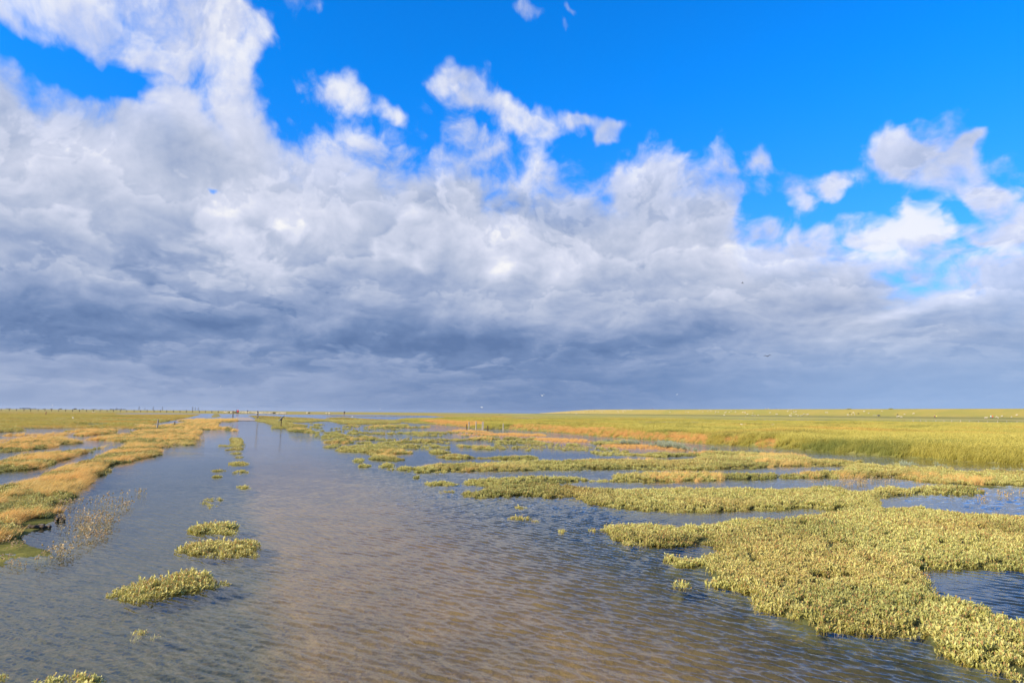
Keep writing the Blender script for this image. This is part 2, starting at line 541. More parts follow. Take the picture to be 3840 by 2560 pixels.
# ------------------------------------------------------------------ where the marsh plants stand
HP, HO = 0.11, 0.13
c5x = lambda L: [(p[0] - 2287, p[1]) for p in L]
PURS = [
    # the big mats on the right
    poly(('c6', [(-287, 600), (-200, 568), (0, 565), (130, 575), (330, 575), (430, 565), (560, 550), (650, 530), (800, 535), (1000, 515), (1200, 500), (1330, 470), (1480, 468), (1640, 470), (1720, 460),
                 (1850, 485), (2000, 500), (2200, 510), (2352, 530), (2800, 570), (2800, 895), (2352, 878), (2000, 862), (1690, 872), (1760, 930), (1790, 975), (1930, 1015), (2080, 1045), (2200, 1105),
                 (2352, 1125), (2800, 1330), (2900, 1800), (2500, 1640), (2352, 1565), (2270, 1530), (2200, 1500), (2130, 1480), (2050, 1470), (1960, 1430), (1880, 1400), (1850, 1370), (1760, 1340),
                 (1700, 1320), (1710, 1290), (1750, 1270), (1640, 1280), (1500, 1270), (1380, 1270), (1300, 1262), (1200, 1250), (1100, 1250), (1050, 1230), (960, 1190), (900, 1160), (850, 1150),
                 (790, 1130), (740, 1110), (690, 1090), (720, 1070), (720, 1040), (690, 1020), (620, 1000), (560, 980), (480, 980), (400, 970), (330, 975), (260, 965), (215, 945), (230, 925), (300, 910),
                 (400, 900), (480, 885), (420, 880), (330, 860), (260, 860), (200, 830), (165, 790), (230, 755), (320, 765), (380, 770), (500, 745), (500, 725), (400, 720), (300, 720), (200, 735),
                 (130, 740), (50, 735), (0, 725), (-70, 720), (-150, 680), (-230, 640), (-280, 620)]), h=HP),
    poly(('c5', [(965, 345), (1000, 315), (1090, 312), (1190, 325), (1230, 308), (1400, 300), (1560, 285), (1700, 282), (1850, 285), (2000, 300), (2100, 300), (2130, 275), (2250, 270), (2352, 265)]),
         ('c6', [(200, 270), (400, 265), (600, 268), (750, 272), (900, 275), (1050, 265), (1080, 255), (1200, 255), (1240, 245), (1280, 218), (1400, 212), (1500, 225), (1550, 215), (1650, 218), (1740, 240),
                 (1800, 225), (1900, 230), (1930, 260), (2100, 265), (2130, 250), (2250, 260), (2352, 262), (2800, 300), (2800, 410), (2352, 362), (2250, 360), (2150, 355), (2000, 355), (1900, 350),
                 (1800, 345), (1700, 330), (1550, 310), (1300, 312), (1000, 315), (800, 318), (600, 325), (400, 328), (200, 335), (0, 338), (-100, 335), (-250, 338), (-380, 335)]),
         ('c5', [(1880, 345), (1700, 350), (1500, 352), (1310, 360), (1200, 355), (1100, 360), (1000, 360)]), h=HP),
    poly(('c5', [(1310, 345), (1500, 335), (1700, 340), (1880, 345), (1900, 358), (2100, 362)]),
         ('c6', [(0, 364), (200, 358), (400, 353), (600, 352), (850, 366), (1000, 358), (1120, 337), (1240, 348), (1280, 372), (1400, 368), (1480, 350), (1600, 352), (1640, 375), (1680, 355), (1800, 345),
                 (1900, 345), (2000, 350), (2080, 362), (2110, 385), (2060, 410), (1900, 412), (1750, 415), (1600, 420), (1480, 430), (1465, 445), (1480, 470), (1450, 530), (1200, 508), (1000, 492),
                 (800, 507), (600, 507), (400, 517), (200, 522), (0, 512)]),
         ('c5', [(2200, 505), (2130, 495), (2000, 480), (1930, 465), (1950, 450), (1900, 440), (1800, 435), (1700, 440), (1690, 430), (1560, 420), (1500, 425), (1420, 430), (1350, 435), (1200, 425),
                 (1190, 410), (1150, 400), (1050, 390), (1060, 375), (1150, 370), (1240, 372), (1290, 380)]), h=HP),
    poly(('c5', [(750, 265), (760, 235), (830, 225), (920, 235), (1010, 215), (1100, 215), (1200, 205), (1400, 205), (1550, 200), (1700, 195), (1800, 195), (2000, 190), (2200, 190), (2352, 190)]),
         ('c6', [(200, 190), (350, 187), (360, 176), (250, 178), (100, 178), (0, 172), (-60, 166), (-140, 162), (-80, 158), (60, 158), (300, 150), (420, 140), (500, 142), (700, 147), (760, 145), (900, 160),
                 (930, 156), (1050, 185), (1200, 190), (1300, 200), (1385, 212), (1240, 238), (1100, 240), (950, 240), (850, 240), (750, 250), (650, 255), (500, 258), (400, 260), (200, 262), (0, 262),
                 (-100, 255), (-200, 260), (-400, 262), (-600, 262)]), ('c5', [(1500, 270), (1400, 268), (1200, 275), (1050, 280), (920, 280), (900, 270)]), h=HP),
    poly(('c5', [(690, 250), (720, 215), (760, 222), (750, 250)]), h=.05), poly(('c5', [(525, 210), (570, 192), (606, 205), (580, 217)]), h=.05), poly(('c5', [(548, 242), (600, 222), (664, 243), (620, 252)]), h=.05),
    poly(('c5', [(886, 308), (920, 294), (972, 308), (930, 318)]), h=.05),
    poly(('c5', [(630, 190), (660, 170), (720, 170), (812, 195), (800, 210), (650, 203)]), h=.05), poly(('c5', [(1010, 160), (1050, 138), (1100, 150), (1120, 158), (1060, 163)]), h=.04),
]
S3 = [
    [(360, 435), (400, 400), (560, 388), (800, 410), (820, 425), (680, 430), (780, 450), (910, 470), (890, 487), (700, 477), (600, 467), (400, 457)],
    [(1310, 365), (1450, 345), (1650, 355), (1600, 378), (1400, 375)], [(1680, 380), (1900, 350), (2100, 345), (2352, 345), (2352, 390), (2000, 395), (1800, 385)], [(980, 480), (1150, 458), (1280, 475), (1100, 487)],
    [(1440, 500), (1500, 480), (1600, 490), (1580, 507)], [(1490, 450), (1560, 438), (1610, 450), (1550, 460)], [(960, 545), (1100, 500), (1250, 488), (1340, 510), (1480, 535), (1560, 540), (1450, 555), (1150, 557)],
    [(965, 580), (1050, 555), (1120, 575), (1080, 597)], [(1170, 590), (1300, 568), (1500, 568), (1700, 573), (1900, 568), (2080, 595), (1950, 612), (1600, 607), (1250, 602)], [(1610, 545), (1750, 530), (1860, 555), (1750, 567)],
    [(1000, 655), (1080, 625), (1180, 613), (1400, 613), (1540, 640), (1550, 667), (1250, 662), (1100, 667)], [(1580, 655), (1700, 628), (1850, 650), (1800, 670), (1660, 667)],
    [(1915, 660), (2000, 645), (2150, 638), (2352, 628), (2352, 692), (2150, 692), (2000, 670)], [(1040, 730), (1090, 695), (1160, 668), (1220, 680), (1215, 735), (1100, 744)], [(1270, 690), (1330, 668), (1390, 685), (1330, 694)],
    [(1195, 780), (1250, 760), (1290, 740), (1350, 708), (1500, 713), (1700, 703), (1880, 683), (2050, 693), (2180, 725), (2200, 745), (2352, 750), (2352, 837), (2100, 842), (1900, 837), (1700, 817), (1400, 810), (1270, 807)],
    [(1760, 855), (1830, 835), (1920, 843), (1960, 867), (1820, 874)], [(1820, 925), (1850, 890), (1930, 868), (2050, 898), (2200, 908), (2352, 930), (2352, 960), (1850, 940)],
    [(760, 380), (860, 365), (960, 390), (880, 402)], [(820, 340), (900, 325), (1000, 340), (900, 352)], [(750, 320), (800, 312), (810, 325)], [(920, 445), (980, 430), (1000, 452)], [(830, 550), (860, 535), (890, 552)],
    [(720, 520), (770, 508), (810, 524)], [(2120, 505), (2160, 493), (2200, 508)], [(1870, 400), (1950, 390), (2000, 402)],
]
S4 = [
    [(0, 585), (110, 573), (125, 600), (0, 607)], [(-20, 640), (100, 620), (300, 605), (500, 600), (700, 618), (720, 645), (400, 653), (100, 652)], [(660, 600), (760, 578), (840, 595), (780, 612)], [(880, 600), (980, 578), (1030, 600), (950, 614)],
    [(1110, 600), (1250, 573), (1400, 570), (1500, 556), (1720, 578), (1650, 602), (1400, 612), (1200, 610)], [(1790, 590), (1900, 558), (2050, 565), (2200, 580), (2352, 565), (2352, 602), (2000, 602)],
    [(1520, 640), (1620, 618), (1900, 618), (2150, 628), (2352, 618), (2352, 652), (2250, 672), (2150, 657), (1700, 652)],
    [(0, 698), (100, 683), (240, 688), (330, 703), (440, 713), (550, 700), (620, 683), (700, 708), (860, 703), (870, 737), (650, 744), (400, 740), (100, 737), (0, 732)],
    [(1000, 720), (1080, 693), (1250, 703), (1400, 723), (1550, 713), (1640, 760), (1600, 774), (1330, 772), (1310, 752), (1200, 737), (1050, 737)], [(0, 810), (80, 793), (180, 813), (220, 837), (0, 842)],
    [(450, 835), (560, 803), (590, 768), (700, 778), (850, 820), (880, 827), (700, 837), (500, 847)], [(665, 890), (850, 858), (1000, 848), (1150, 868), (1300, 898), (1320, 927), (1050, 940), (850, 930), (700, 907)],
    [(1320, 905), (1600, 898), (1800, 896), (2100, 888), (2400, 900), (2400, 965), (1900, 960), (1500, 940)], [(0, 330), (150, 338), (130, 360), (160, 373), (380, 375), (400, 358), (510, 366), (520, 387), (350, 394), (0, 394)],
    [(1300, 640), (1100, 640), (1080, 655), (1180, 655)], [(330, 512), (370, 498), (400, 514)], [(1200, 815), (1230, 808), (1240, 818)],
]
def swell(q, k=1.10):
    a = np.array(q, float)
    c = a.mean(0)
    return [tuple(p) for p in c + (a - c) * np.array([1.03, k])]


PURS += [poly(('s3', swell(q)), h=.05) for q in S3] + [poly(('s4', swell(q)), h=.05) for q in S4]
SPARSE = [poly(('s3', [(700, 400), (1500, 380), (2352, 380), (2352, 860), (1200, 800), (950, 600)])), poly(('s4', [(0, 380), (900, 470), (2352, 540), (2352, 900), (0, 900)])), poly(('s5', [(0, 650), (1000, 690), (1650, 800), (1600, 900), (0, 900)]))]
PURS += [poly(('s5', [(530, 700), (650, 668), (780, 663), (900, 695), (880, 717), (600, 714)]), h=.05), poly(('s5', [(1640, 855), (1760, 833), (2000, 838), (2352, 828), (2352, 907), (2100, 902), (1750, 872)]), h=.06),
         poly(('s5', [(0, 618), (80, 618), (240, 655), (150, 662), (0, 657)]), h=.05), poly(('s5', [(1000, 640), (1200, 620), (1400, 625), (1500, 610), (1800, 635), (1870, 672), (1700, 692), (1300, 692), (1050, 682)]), h=.06)]
BANKRUST = [poly(('s4', [(330, 300), (700, 308), (1100, 338), (1450, 343), (1450, 388), (1200, 392), (1150, 380), (900, 360), (600, 330)])),
            poly(('s4', [(1930, 412), (2100, 396), (2352, 400)]), ('s5', [(0, 408), (300, 428), (800, 468), (1300, 482), (1500, 508), (1800, 543), (2000, 573), (2300, 588), (2352, 640), (1800, 608), (1200, 563), (600, 503), (0, 465)]), ('s4', [(1930, 436)])),
            poly(('s6', [(0, 578), (250, 588), (600, 618), (900, 622), (600, 694), (0, 650)])), poly(('s6', [(980, 672), (1350, 628), (1280, 700), (1000, 720)])), poly(('s6', [(1550, 720), (1900, 690), (2000, 740), (1700, 760)]))]
HOLES = [poly(('c6', [(1020, 925), (1150, 915), (1290, 925), (1240, 948), (1100, 948)])), poly(('c6', [(1100, 678), (1160, 688), (1200, 702), (1120, 704)])), poly(('c6', [(660, 835), (760, 845), (740, 862)]))]
# debris islands with rust coloured dead grass
RUST = [poly(('s4', [(800, 455), (970, 425), (1050, 413), (1200, 423), (1400, 438), (1640, 463), (1600, 482), (1300, 477), (1000, 472)]), h=.05),
        poly(('s4', [(940, 505), (1050, 490), (1300, 498), (1400, 490), (1700, 488), (2000, 480), (2352, 500), (2360, 547), (1950, 547), (1600, 537), (1400, 527), (1100, 522)]), h=.05),
        poly(('s5', [(0, 560), (200, 563), (400, 568), (600, 573), (900, 588), (1050, 620), (1100, 635), (900, 657), (600, 652), (350, 642), (0, 612)]), h=.05),
        poly(('s5', [(0, 490), (150, 488), (200, 508), (260, 530), (200, 547), (0, 542)]), h=.05),
        poly(('s5', [(1060, 690), (1300, 680), (2000, 688), (2352, 700), (2352, 795), (2100, 772), (1700, 757), (1350, 747), (1100, 712)]), h=.04),
        poly(('s6', [(-20, 690), (230, 700), (450, 780), (300, 800), (0, 812)]), h=.05)]
# left bank
LEFT = [
    poly(('c4', [(-400, 450), (0, 330), (100, 315), (210, 300), (280, 255), (420, 215), (540, 185), (620, 150), (700, 125), (800, 100), (860, 85), (850, 60), (1000, 30), (1230, 15), (1200, 80), (1190, 110), (1100, 115),
                 (1000, 120), (960, 130), (980, 160), (900, 180), (850, 195), (780, 215), (700, 230), (640, 260), (650, 295), (560, 310), (530, 340), (560, 360), (490, 385), (400, 400), (460, 430), (400, 465),
                 (330, 470), (300, 490), (340, 530), (290, 560), (200, 570), (110, 590), (90, 610), (120, 630), (100, 660), (90, 690), (0, 710), (-400, 800)]), h=HO),
    poly(('s1', [(-400, 980), (0, 920), (250, 850), (600, 808), (900, 788), (1150, 758), (1400, 738), (1650, 700), (1830, 678), (1960, 700), (1750, 762), (1600, 792), (1550, 842), (1400, 862), (1180, 945)]),
         ('c4', [(330, 210), (270, 242), (200, 257), (80, 267), (0, 277), (-400, 320)]), h=HO),
    poly(('s1', [(-400, 660), (0, 640), (170, 590), (250, 558), (400, 548), (900, 533), (1100, 548), (1280, 578), (1400, 600), (1450, 630), (1420, 662), (1230, 682), (960, 692), (930, 742), (600, 772), (300, 802), (130, 822),
                 (0, 832), (-400, 890)]), h=HO),
    poly(('s1', [(1160, 460), (1250, 428), (1500, 418), (1800, 413), (2050, 423), (2130, 435), (2000, 462), (2050, 482), (1900, 502), (1700, 517), (1600, 527), (1450, 537), (1250, 527), (1300, 502), (1450, 477), (1300, 472)]), h=.08),
    poly(('s1', [(1440, 575), (1520, 568), (1650, 545), (1850, 508), (2000, 488), (2352, 480)]),
         ('s2', [(0, 430), (250, 405), (450, 410), (800, 410), (1050, 440), (1180, 440), (1110, 450), (1140, 500), (1070, 560), (1080, 600), (1060, 640), (1000, 652), (850, 684), (700, 714), (560, 740), (400, 745), (330, 745),
                 (470, 810), (480, 850), (400, 885), (250, 905), (0, 941)]),
         ('s1', [(2000, 800), (2100, 700), (2250, 652), (2100, 642), (1900, 622), (1700, 612), (1500, 602)]), h=HO),
    # spit towards the gate
    poly(('s2', [(790, 315), (1000, 280), (1050, 255), (1250, 230), (1450, 230), (1540, 222), (1830, 215), (1830, 275), (1700, 292), (1540, 287), (1480, 332), (1460, 372), (1550, 387), (1700, 380), (1760, 395), (1750, 414),
                 (1480, 427), (1180, 430), (1180, 442), (1000, 452), (700, 422), (430, 414), (0, 414)]), ('s1', [(2000, 400)]), ('s2', [(0, 340), (260, 345), (440, 355), (620, 335)]), h=.06),
    poly(('s2', [(1320, 182), (1370, 143), (1560, 138), (1600, 190), (1500, 217), (1320, 212)]), h=.05),
    poly(('s2', [(1610, 430), (1760, 418), (1840, 450), (1700, 448)]), h=.03),
    poly(('s2', [(780, 270), (900, 252), (1040, 250), (1000, 275), (860, 283)]), h=.03),
]
# pinkish fringe, stands thin in the water
PINK = [poly(('s1', [(-300, 540), (0, 518), (200, 498), (500, 493), (850, 493), (1200, 488), (1230, 510), (1050, 537), (500, 542), (0, 543)]), h=.05),
        poly(('s1', [(-300, 640), (0, 600), (150, 585), (100, 620), (0, 640)]), h=.05)]
# right hand block around the sign post
MID = [
    poly(('s2', [(1960, 155), (2080, 172), (2352, 180)]), ('s3', [(150, 185), (380, 200), (700, 213), (1000, 233), (1200, 248), (1500, 253), (1750, 260), (1950, 275), (2352, 290), (2352, 312), (2000, 332), (1700, 332), (1300, 327),
         (1150, 285), (1000, 275), (800, 292), (600, 302), (360, 292), (500, 327), (720, 347), (640, 382), (400, 387), (400, 402), (250, 412), (100, 412), (75, 375), (130, 360), (0, 312)]),
         ('s2', [(2260, 292), (2150, 275), (2140, 232), (2050, 202)]), h=.06),
    poly(('s3', [(880, 177), (1150, 167), (1600, 182), (2352, 182)]), ('s4', [(500, 190), (780, 195), (400, 197), (0, 197)]), ('s3', [(1700, 197), (1200, 187)]), h=.05),
    poly(('s3', [(1050, 207), (1350, 202), (1700, 226), (1950, 241), (2352, 256)]), ('s4', [(80, 250), (0, 292)]), ('s3', [(2200, 290), (1950, 272), (1700, 267), (1300, 257), (1050, 262)]), h=.05),
]
# dry land beyond: meadow to the horizon, and the raised bank on the right
FAR = [
    np.array([src('s1', -2500, 20), src('s2', 0, 40), src('s2', 2352, 60), src('s4', 0, 100), src('s4', 2352, 118), src('s8', 2352, 150), src('s8', 9000, 240), src('s8', 9000, 400),
              src('s8', 2352, 330), src('s7', 0, 322), src('s6', 1200, 262), src('s5', 2352, 250), src('s5', 0, 240), src('s4', 1600, 212), src('s4', 780, 200), src('s4', 500, 180), src('s3', 2352, 172), src('s3', 1900, 165), src('s3', 1300, 160),
              src('s3', 900, 160), src('s3', 340, 158), src('s3', 0, 150), src('s2', 1600, 148), src('s2', 1220, 141), src('s2', 1220, 152), src('s2', 980, 212), src('s2', 780, 250), src('s2', 580, 282), src('s2', 460, 302),
              src('s2', 380, 325), src('s2', 250, 342), src('s2', 0, 340), src('s2', 0, 410), src('s1', 1600, 405), src('s1', 1200, 400), src('s1', 420, 400), src('s1', 380, 420), src('s1', 410, 440), src('s1', 400, 456),
              src('s1', 200, 466), src('s1', -2500, 520)]),
]
BANK = [poly(('s4', [(0, 235), (100, 233), (500, 238), (800, 200), (1100, 190), (1600, 212)]), ('s5', [(0, 235), (2352, 250)]), ('s6', [(1200, 262)]), ('s7', [(0, 322)]), ('s8', [(2352, 330), (9000, 420)]),
             ('c6', [(4200, 380), (2700, 275), (2352, 248), (2000, 230), (1800, 215), (1500, 195), (1200, 170), (980, 150)]),
             ('s6', [(2000, 790), (1500, 755), (1000, 730), (500, 690), (0, 650)]), ('s5', [(1800, 615), (1200, 570), (600, 510), (0, 470)]), ('s4', [(1900, 435), (1500, 430), (1200, 410), (1150, 385), (900, 365), (600, 335), (300, 325), (0, 298)]),
             ('s3', [(2352, 298), (2250, 290), (2280, 262)]))]
POOLS = [poly(('s1', [(950, 345), (1030, 325), (1050, 340), (1350, 350), (1450, 330), (1900, 318), (1930, 330), (1700, 362), (1100, 362)])),
         poly(('s1', [(2050, 142), (2352, 137)]), ('s2', [(600, 137), (1230, 143), (1230, 152), (600, 152), (0, 153)]), ('s1', [(2100, 152)])),
         poly(('s4', [(1650, 215), (2352, 222)]), ('s5', [(1200, 238), (1200, 247), (0, 247)]), ('s4', [(1750, 232)])),
         poly(('s6', [(350, 238), (1200, 243), (2352, 255)]), ('s7', [(1200, 318), (1200, 327), (0, 322)]), ('s6', [(1500, 262), (800, 258)])),
         poly(('s8', [(500, 318), (1400, 325), (2500, 338), (2500, 350), (1400, 335)]))]
MOSS = [poly(('c4', [(-300, 700), (60, 690), (200, 720), (330, 760), (420, 790), (300, 820), (100, 850), (-300, 890)])), poly(('c4', [(100, 590), (180, 565), (340, 555), (360, 590), (260, 625), (120, 650)])),
        poly(('c4', [(-300, 560), (330, 470), (340, 560), (100, 700), (-300, 760)])),
        poly(('c6', [(1700, 330), (2000, 330), (2400, 350), (2400, 385), (2000, 370)]))]
for q in BANK:                      # the grass hangs over its own edge
    h0 = np.array([yh(x) for x in q[:, 0]])
    q[:, 1] = h0 + (q[:, 1] - h0) * np.where(q[:, 1] - h0 > 60, .94, np.where(q[:, 1] - h0 > 32, .965, 1.0))
for q in BANKRUST:
    h0 = np.array([yh(x) for x in q[:, 0]])
    q[:, 1] = h0 + (q[:, 1] - h0) * .955
ROAD_AZ = math.atan2(*ray(880, 1541).xy)
road_d = np.array([math.sin(ROAD_AZ), math.cos(ROAD_AZ)])
road_n = np.array([road_d[1], -road_d[0]])          # to the right


def warp_px(X, Y, PXx, PXy):
    """ragged edges: shift the test position by a few centimetres of ground noise"""
    Dd = np.hypot(X, Y)
    f = FPX / np.maximum(Dd, 1)
    a = np.minimum(.16, .05 + .004 * Dd)
    k = 1.0 / np.minimum(np.maximum(.35, Dd * .03), 6)
    n1 = fbm(X * 3.1, Y * 3.1, 3, 3) - .5
    n2 = fbm(X * 3.1, Y * 3.1, 9, 3) - .5
    dX, dY = n1 * a * 2.2, n2 * a * 2.2 * np.minimum(1, Dd / 15 + .5)
    return to_px(X + dX, Y + dY, np.zeros_like(X))


def classes(X, Y):
    px_, py_ = to_px(X, Y, np.zeros_like(X))
    wx, wy = warp_px(X, Y, px_, py_)
    out = {}

    def any_(L, a, b):
        r_ = np.zeros(a.shape, dtype=bool)
        for q in L:
            r_ |= inside(q, a, b)
        return r_
    out['pool'] = any_(POOLS, px_, py_)
    out['bank'] = any_(BANK, px_, py_) & ~out['pool'] & ~any_(PURS[:3], wx, wy)
    bpx, bpy_ = to_px(X, Y, np.full_like(X, .06))
    out['brust'] = any_(BANKRUST, bpx, bpy_) & out['bank']
    out['far'] = any_(FAR, px_, py_) & ~out['pool'] & ~out['bank']
    out['purs'] = any_(PURS, wx, wy) & ~any_(HOLES, wx, wy) & ~out['bank'] & ~out['far']
    out['rust'] = any_(RUST, wx, wy) & ~out['bank']
    out['left'] = any_(LEFT, wx, wy) & ~out['far']
    out['pink'] = any_(PINK, wx, wy)
    out['mid'] = any_(MID, px_, py_) & ~out['far']
    out['moss'] = any_(MOSS, wx, wy)
    out['px'], out['py'] = px_, py_
    return out


# ------------------------------------------------------------------ ground: one sheet to the horizon
NA, NR = 940, 900
azs = np.radians(np.linspace(-52, 52, NA))
rs = np.concatenate([np.geomspace(2.0, 600.0, NR - 60), np.geomspace(620.0, 16000.0, 60)])
RR, AA = np.meshgrid(rs, azs, indexing='ij')
GX, GY = RR * np.sin(AA), RR * np.cos(AA)
CL = classes(GX, GY)


def blur(a, n0, n1, it=2):
    a = a.astype(np.float64)
    for _ in range(it):
        for ax, n in ((0, n0), (1, n1)):
            if n < 1:
                continue
            pad = [(0, 0), (0, 0)]
            pad[ax] = (n + 1, n)
            c = np.cumsum(np.pad(a, pad, mode='edge'), axis=ax)
            sl1 = [slice(None)] * 2
            sl0 = [slice(None)] * 2
            sl1[ax] = slice(2 * n + 1, None)
            sl0[ax] = slice(0, -(2 * n + 1))
            a = (c[tuple(sl1)] - c[tuple(sl0)]) / (2 * n + 1)
    return a


veg = CL['purs'] | CL['left'] | CL['mid'] | CL['rust']
mv = blur(veg, 2, 2)
mf = blur(CL['far'], 2, 3)
mb = blur(CL['bank'], 2, 2)
mb_w = blur(CL['bank'] | CL['far'], 14, 14) * mb
right = 1 / (1 + np.exp(-(CL['px'] - 1900) / 120.0))
GZ = -0.13 + 0.025 * (fbm(GX * .8, GY * .8, 21, 4) - .5) * 2
GZ = np.maximum(GZ, -0.13 + .15 * mv + .035 * mv * (fbm(GX * 2.2, GY * 2.2, 5, 3) - .35))
GZ = np.maximum(GZ, -0.13 + .21 * mf + .04 * mf * fbm(GX * .25, GY * .25, 8, 3) + mf * right * .2)
GZ = np.maximum(GZ, -0.13 + .20 * mb + .22 * np.clip(mb_w * 1.6 - .6, 0, 1) + .10 * mb * fbm(GX * .3, GY * .3, 4, 3))
ms_ = np.clip(1.6 * blur(CL['moss'], 5, 5, 2), 0, 1)
GZ = np.maximum(GZ, -.13 + ms_ * (.133 + .06 * (fbm(GX * 2, GY * 2, 31, 3) - .5)))
mp_ = blur(CL['pool'], 1, 1)
GZ = GZ * (1 - np.clip(mp_ * 1.5, 0, 1)) + (-.08) * np.clip(mp_ * 1.5, 0, 1)
# the road bed
lat = GX * road_n[0] + GY * road_n[1]
alo = GX * road_d[0] + GY * road_d[1]
lat = lat + .55 * (fbm(GX * .5, GY * .5, 64, 4) - .5) + .25 * (fbm(GX * 2.1, GY * 2.1, 65, 3) - .5)
on_road = np.clip(1.0 - (lat - 2.3) / 2.0, 0, 1) * np.clip((lat - .2) / .45, 0, 1) * (lat < 4.3) * (alo < 320)
GZ = np.where((on_road > 0) & (GZ < 0), GZ * (1 - on_road) + (-.085) * on_road, GZ)
# under the bridge slab and the road beyond, make room
idx = np.arange(NR * NA).reshape(NR, NA)
quads = np.stack([idx[:-1, :-1], idx[:-1, 1:], idx[1:, 1:], idx[1:, :-1]], -1).reshape(-1, 4)
gco = np.stack([GX, GY, GZ], -1).reshape(-1, 3)

gm, t, b = mat('marsh_ground', rough=.95, spec=.15)
b.inputs['Roughness'].default_value = .95
pos = t.new('ShaderNodeNewGeometry').outputs['Position']


def attr(t, nm, typ='GEOMETRY'):
    a_ = t.new('ShaderNodeAttribute', attribute_name=nm, attribute_type=typ)
    return a_.outputs['Fac']


nb = t.noise(pos, 2.2, 6, .65)
nf = t.noise(pos, 14, 4, .6)
nl = t.noise(t.mp(pos, sc=(1, .55, 1)), .06, 7, .62)
nm_ = t.noise(t.mp(pos, sc=(1, .7, 1)), .35, 6, .6)
mud = t.mix(t.ss(nb, .35, .65), (.048, .052, .020), (.082, .080, .032))
mud = t.mix(t.ss(nf, .45, .7), mud, (.12, .10, .042))
mud = t.mix(attr(t, 'deep'), mud, (.024, .030, .014))
roadc = t.mix(t.ss(nb, .3, .7), (.175, .115, .037), (.258, .172, .058))
roadc = t.mix(t.m('MULTIPLY', t.ss(nf, .5, .75), .6), roadc, (.31, .20, .085))
col = t.mix(attr(t, 'road'), mud, roadc)
col = t.mix(attr(t, 'moss'), col, t.mix(t.ss(nb, .35, .65), (.09, .09, .012), (.19, .165, .03)))
purs_g = t.mix(t.ss(nf, .3, .7), (.050, .056, .018), (.105, .105, .035))
col = t.mix(attr(t, 'veg'), col, purs_g)
left_g = t.mix(t.ss(nm_, .38, .6), t.mix(t.ss(nf, .3, .7), (.20, .15, .04), (.34, .22, .07)), (.19, .19, .055))
col = t.mix(attr(t, 'left'), col, left_g)
col = t.mix(attr(t, 'rust'), col, t.mix(t.ss(nf, .35, .65), (.30, .14, .04), (.46, .25, .10)))
far_g = t.mix(t.ss(nl, .36, .62), (.29, .25, .055), (.36, .24, .075))
far_g = t.mix(t.ss(nm_, .40, .68), far_g, (.22, .21, .048))
far_g = t.mix(t.m('MULTIPLY', t.ss(t.noise(t.mp(pos, sc=(.55, 1, 1)), .11, 5, .6), .55, .72), .65), far_g, (.15, .16, .045))
right_g = t.mix(t.ss(nl, .38, .62), (.25, .25, .05), (.34, .29, .085))
right_g = t.mix(t.m('MULTIPLY', t.ss(nm_, .48, .7), .7), right_g, (.19, .20, .04))
far_g = t.mix(attr(t, 'right'), far_g, right_g)
col = t.mix(attr(t, 'far'), col, far_g)
col = t.mix(attr(t, 'purple'), col, t.mix(t.ss(nm_, .4, .6), (.30, .21, .13), (.26, .17, .24)))
t.put(b.inputs['Base Color'], col)
bp = t.new('ShaderNodeBump')
bp.inputs['Strength'].default_value = .8
bp.inputs['Distance'].default_value = .05
t.put(bp.inputs['Height'], t.m('ADD', t.m('MULTIPLY', nb, 1.0), t.m('MULTIPLY', nf, .4)))
t.put(b.inputs['Normal'], bp.outputs[0])

gme = np_mesh('ground', gco, quads, [gm])
fattr(gme, 'deep', (.85 / (1 + np.exp(-(lat - 4.6) / .5))).ravel())
fattr(gme, 'road', (on_road * (1 - mv)).ravel() * np.clip(1.2 * fbm(GX * .9, GY * .9, 77, 3).ravel() + .5, 0, 1))
fattr(gme, 'moss', blur(CL['moss'], 2, 2).ravel())
fattr(gme, 'veg', np.maximum(blur(CL['purs'], 1, 1), blur(CL['mid'], 1, 1)).ravel())
fattr(gme, 'left', np.maximum(blur(CL['left'], 1, 1), .8 * blur(CL['pink'], 1, 1)).ravel())
fattr(gme, 'rust', blur(CL['rust'], 1, 1).ravel())
fattr(gme, 'far', np.clip(blur(CL['far'], 1, 1) + mb, 0, 1).ravel())
fattr(gme, 'right', right.ravel())
pur = np.zeros_like(GX)
for q, amp in ((poly(('s6', [(-600, 330), (200, 322), (1000, 330), (2100, 365), (2000, 378), (1000, 352), (0, 352), (-600, 350)])), .8),
               (poly(('s7', [(60, 435), (700, 440), (1600, 450), (1500, 465), (1300, 500), (800, 500), (100, 450)])), .7), (poly(('s8', [(-300, 455), (0, 465), (0, 475), (-300, 470)])), .5)):
    pur = np.maximum(pur, amp * inside(q, CL['px'], CL['py']))
fattr(gme, 'purple', (blur(pur, 1, 2) * mb).ravel())
ground = link(bpy.data.objects.new('ground', gme))
tag(ground, kind='structure')


def ground_z(X, Y):
    """height of the ground sheet, by its own grid"""
    r_ = np.hypot(X, Y)
    a_ = np.arctan2(X, Y)
    i = np.clip(np.interp(r_, rs, np.arange(NR)), 0, NR - 1).round().astype(int)
    j = np.clip((a_ - azs[0]) / (azs[1] - azs[0]), 0, NA - 1).round().astype(int)
    return GZ[i, j]


def on_ground(px, py):
    """where the sight line through a photo point meets the ground or the water"""
    z = 0.0
    for _ in range(6):
        p = Gp(px, py, z)
        z = max(0.0, float(ground_z(np.array([p.x]), np.array([p.y]))[0]))
    return Vector((p.x, p.y, z))


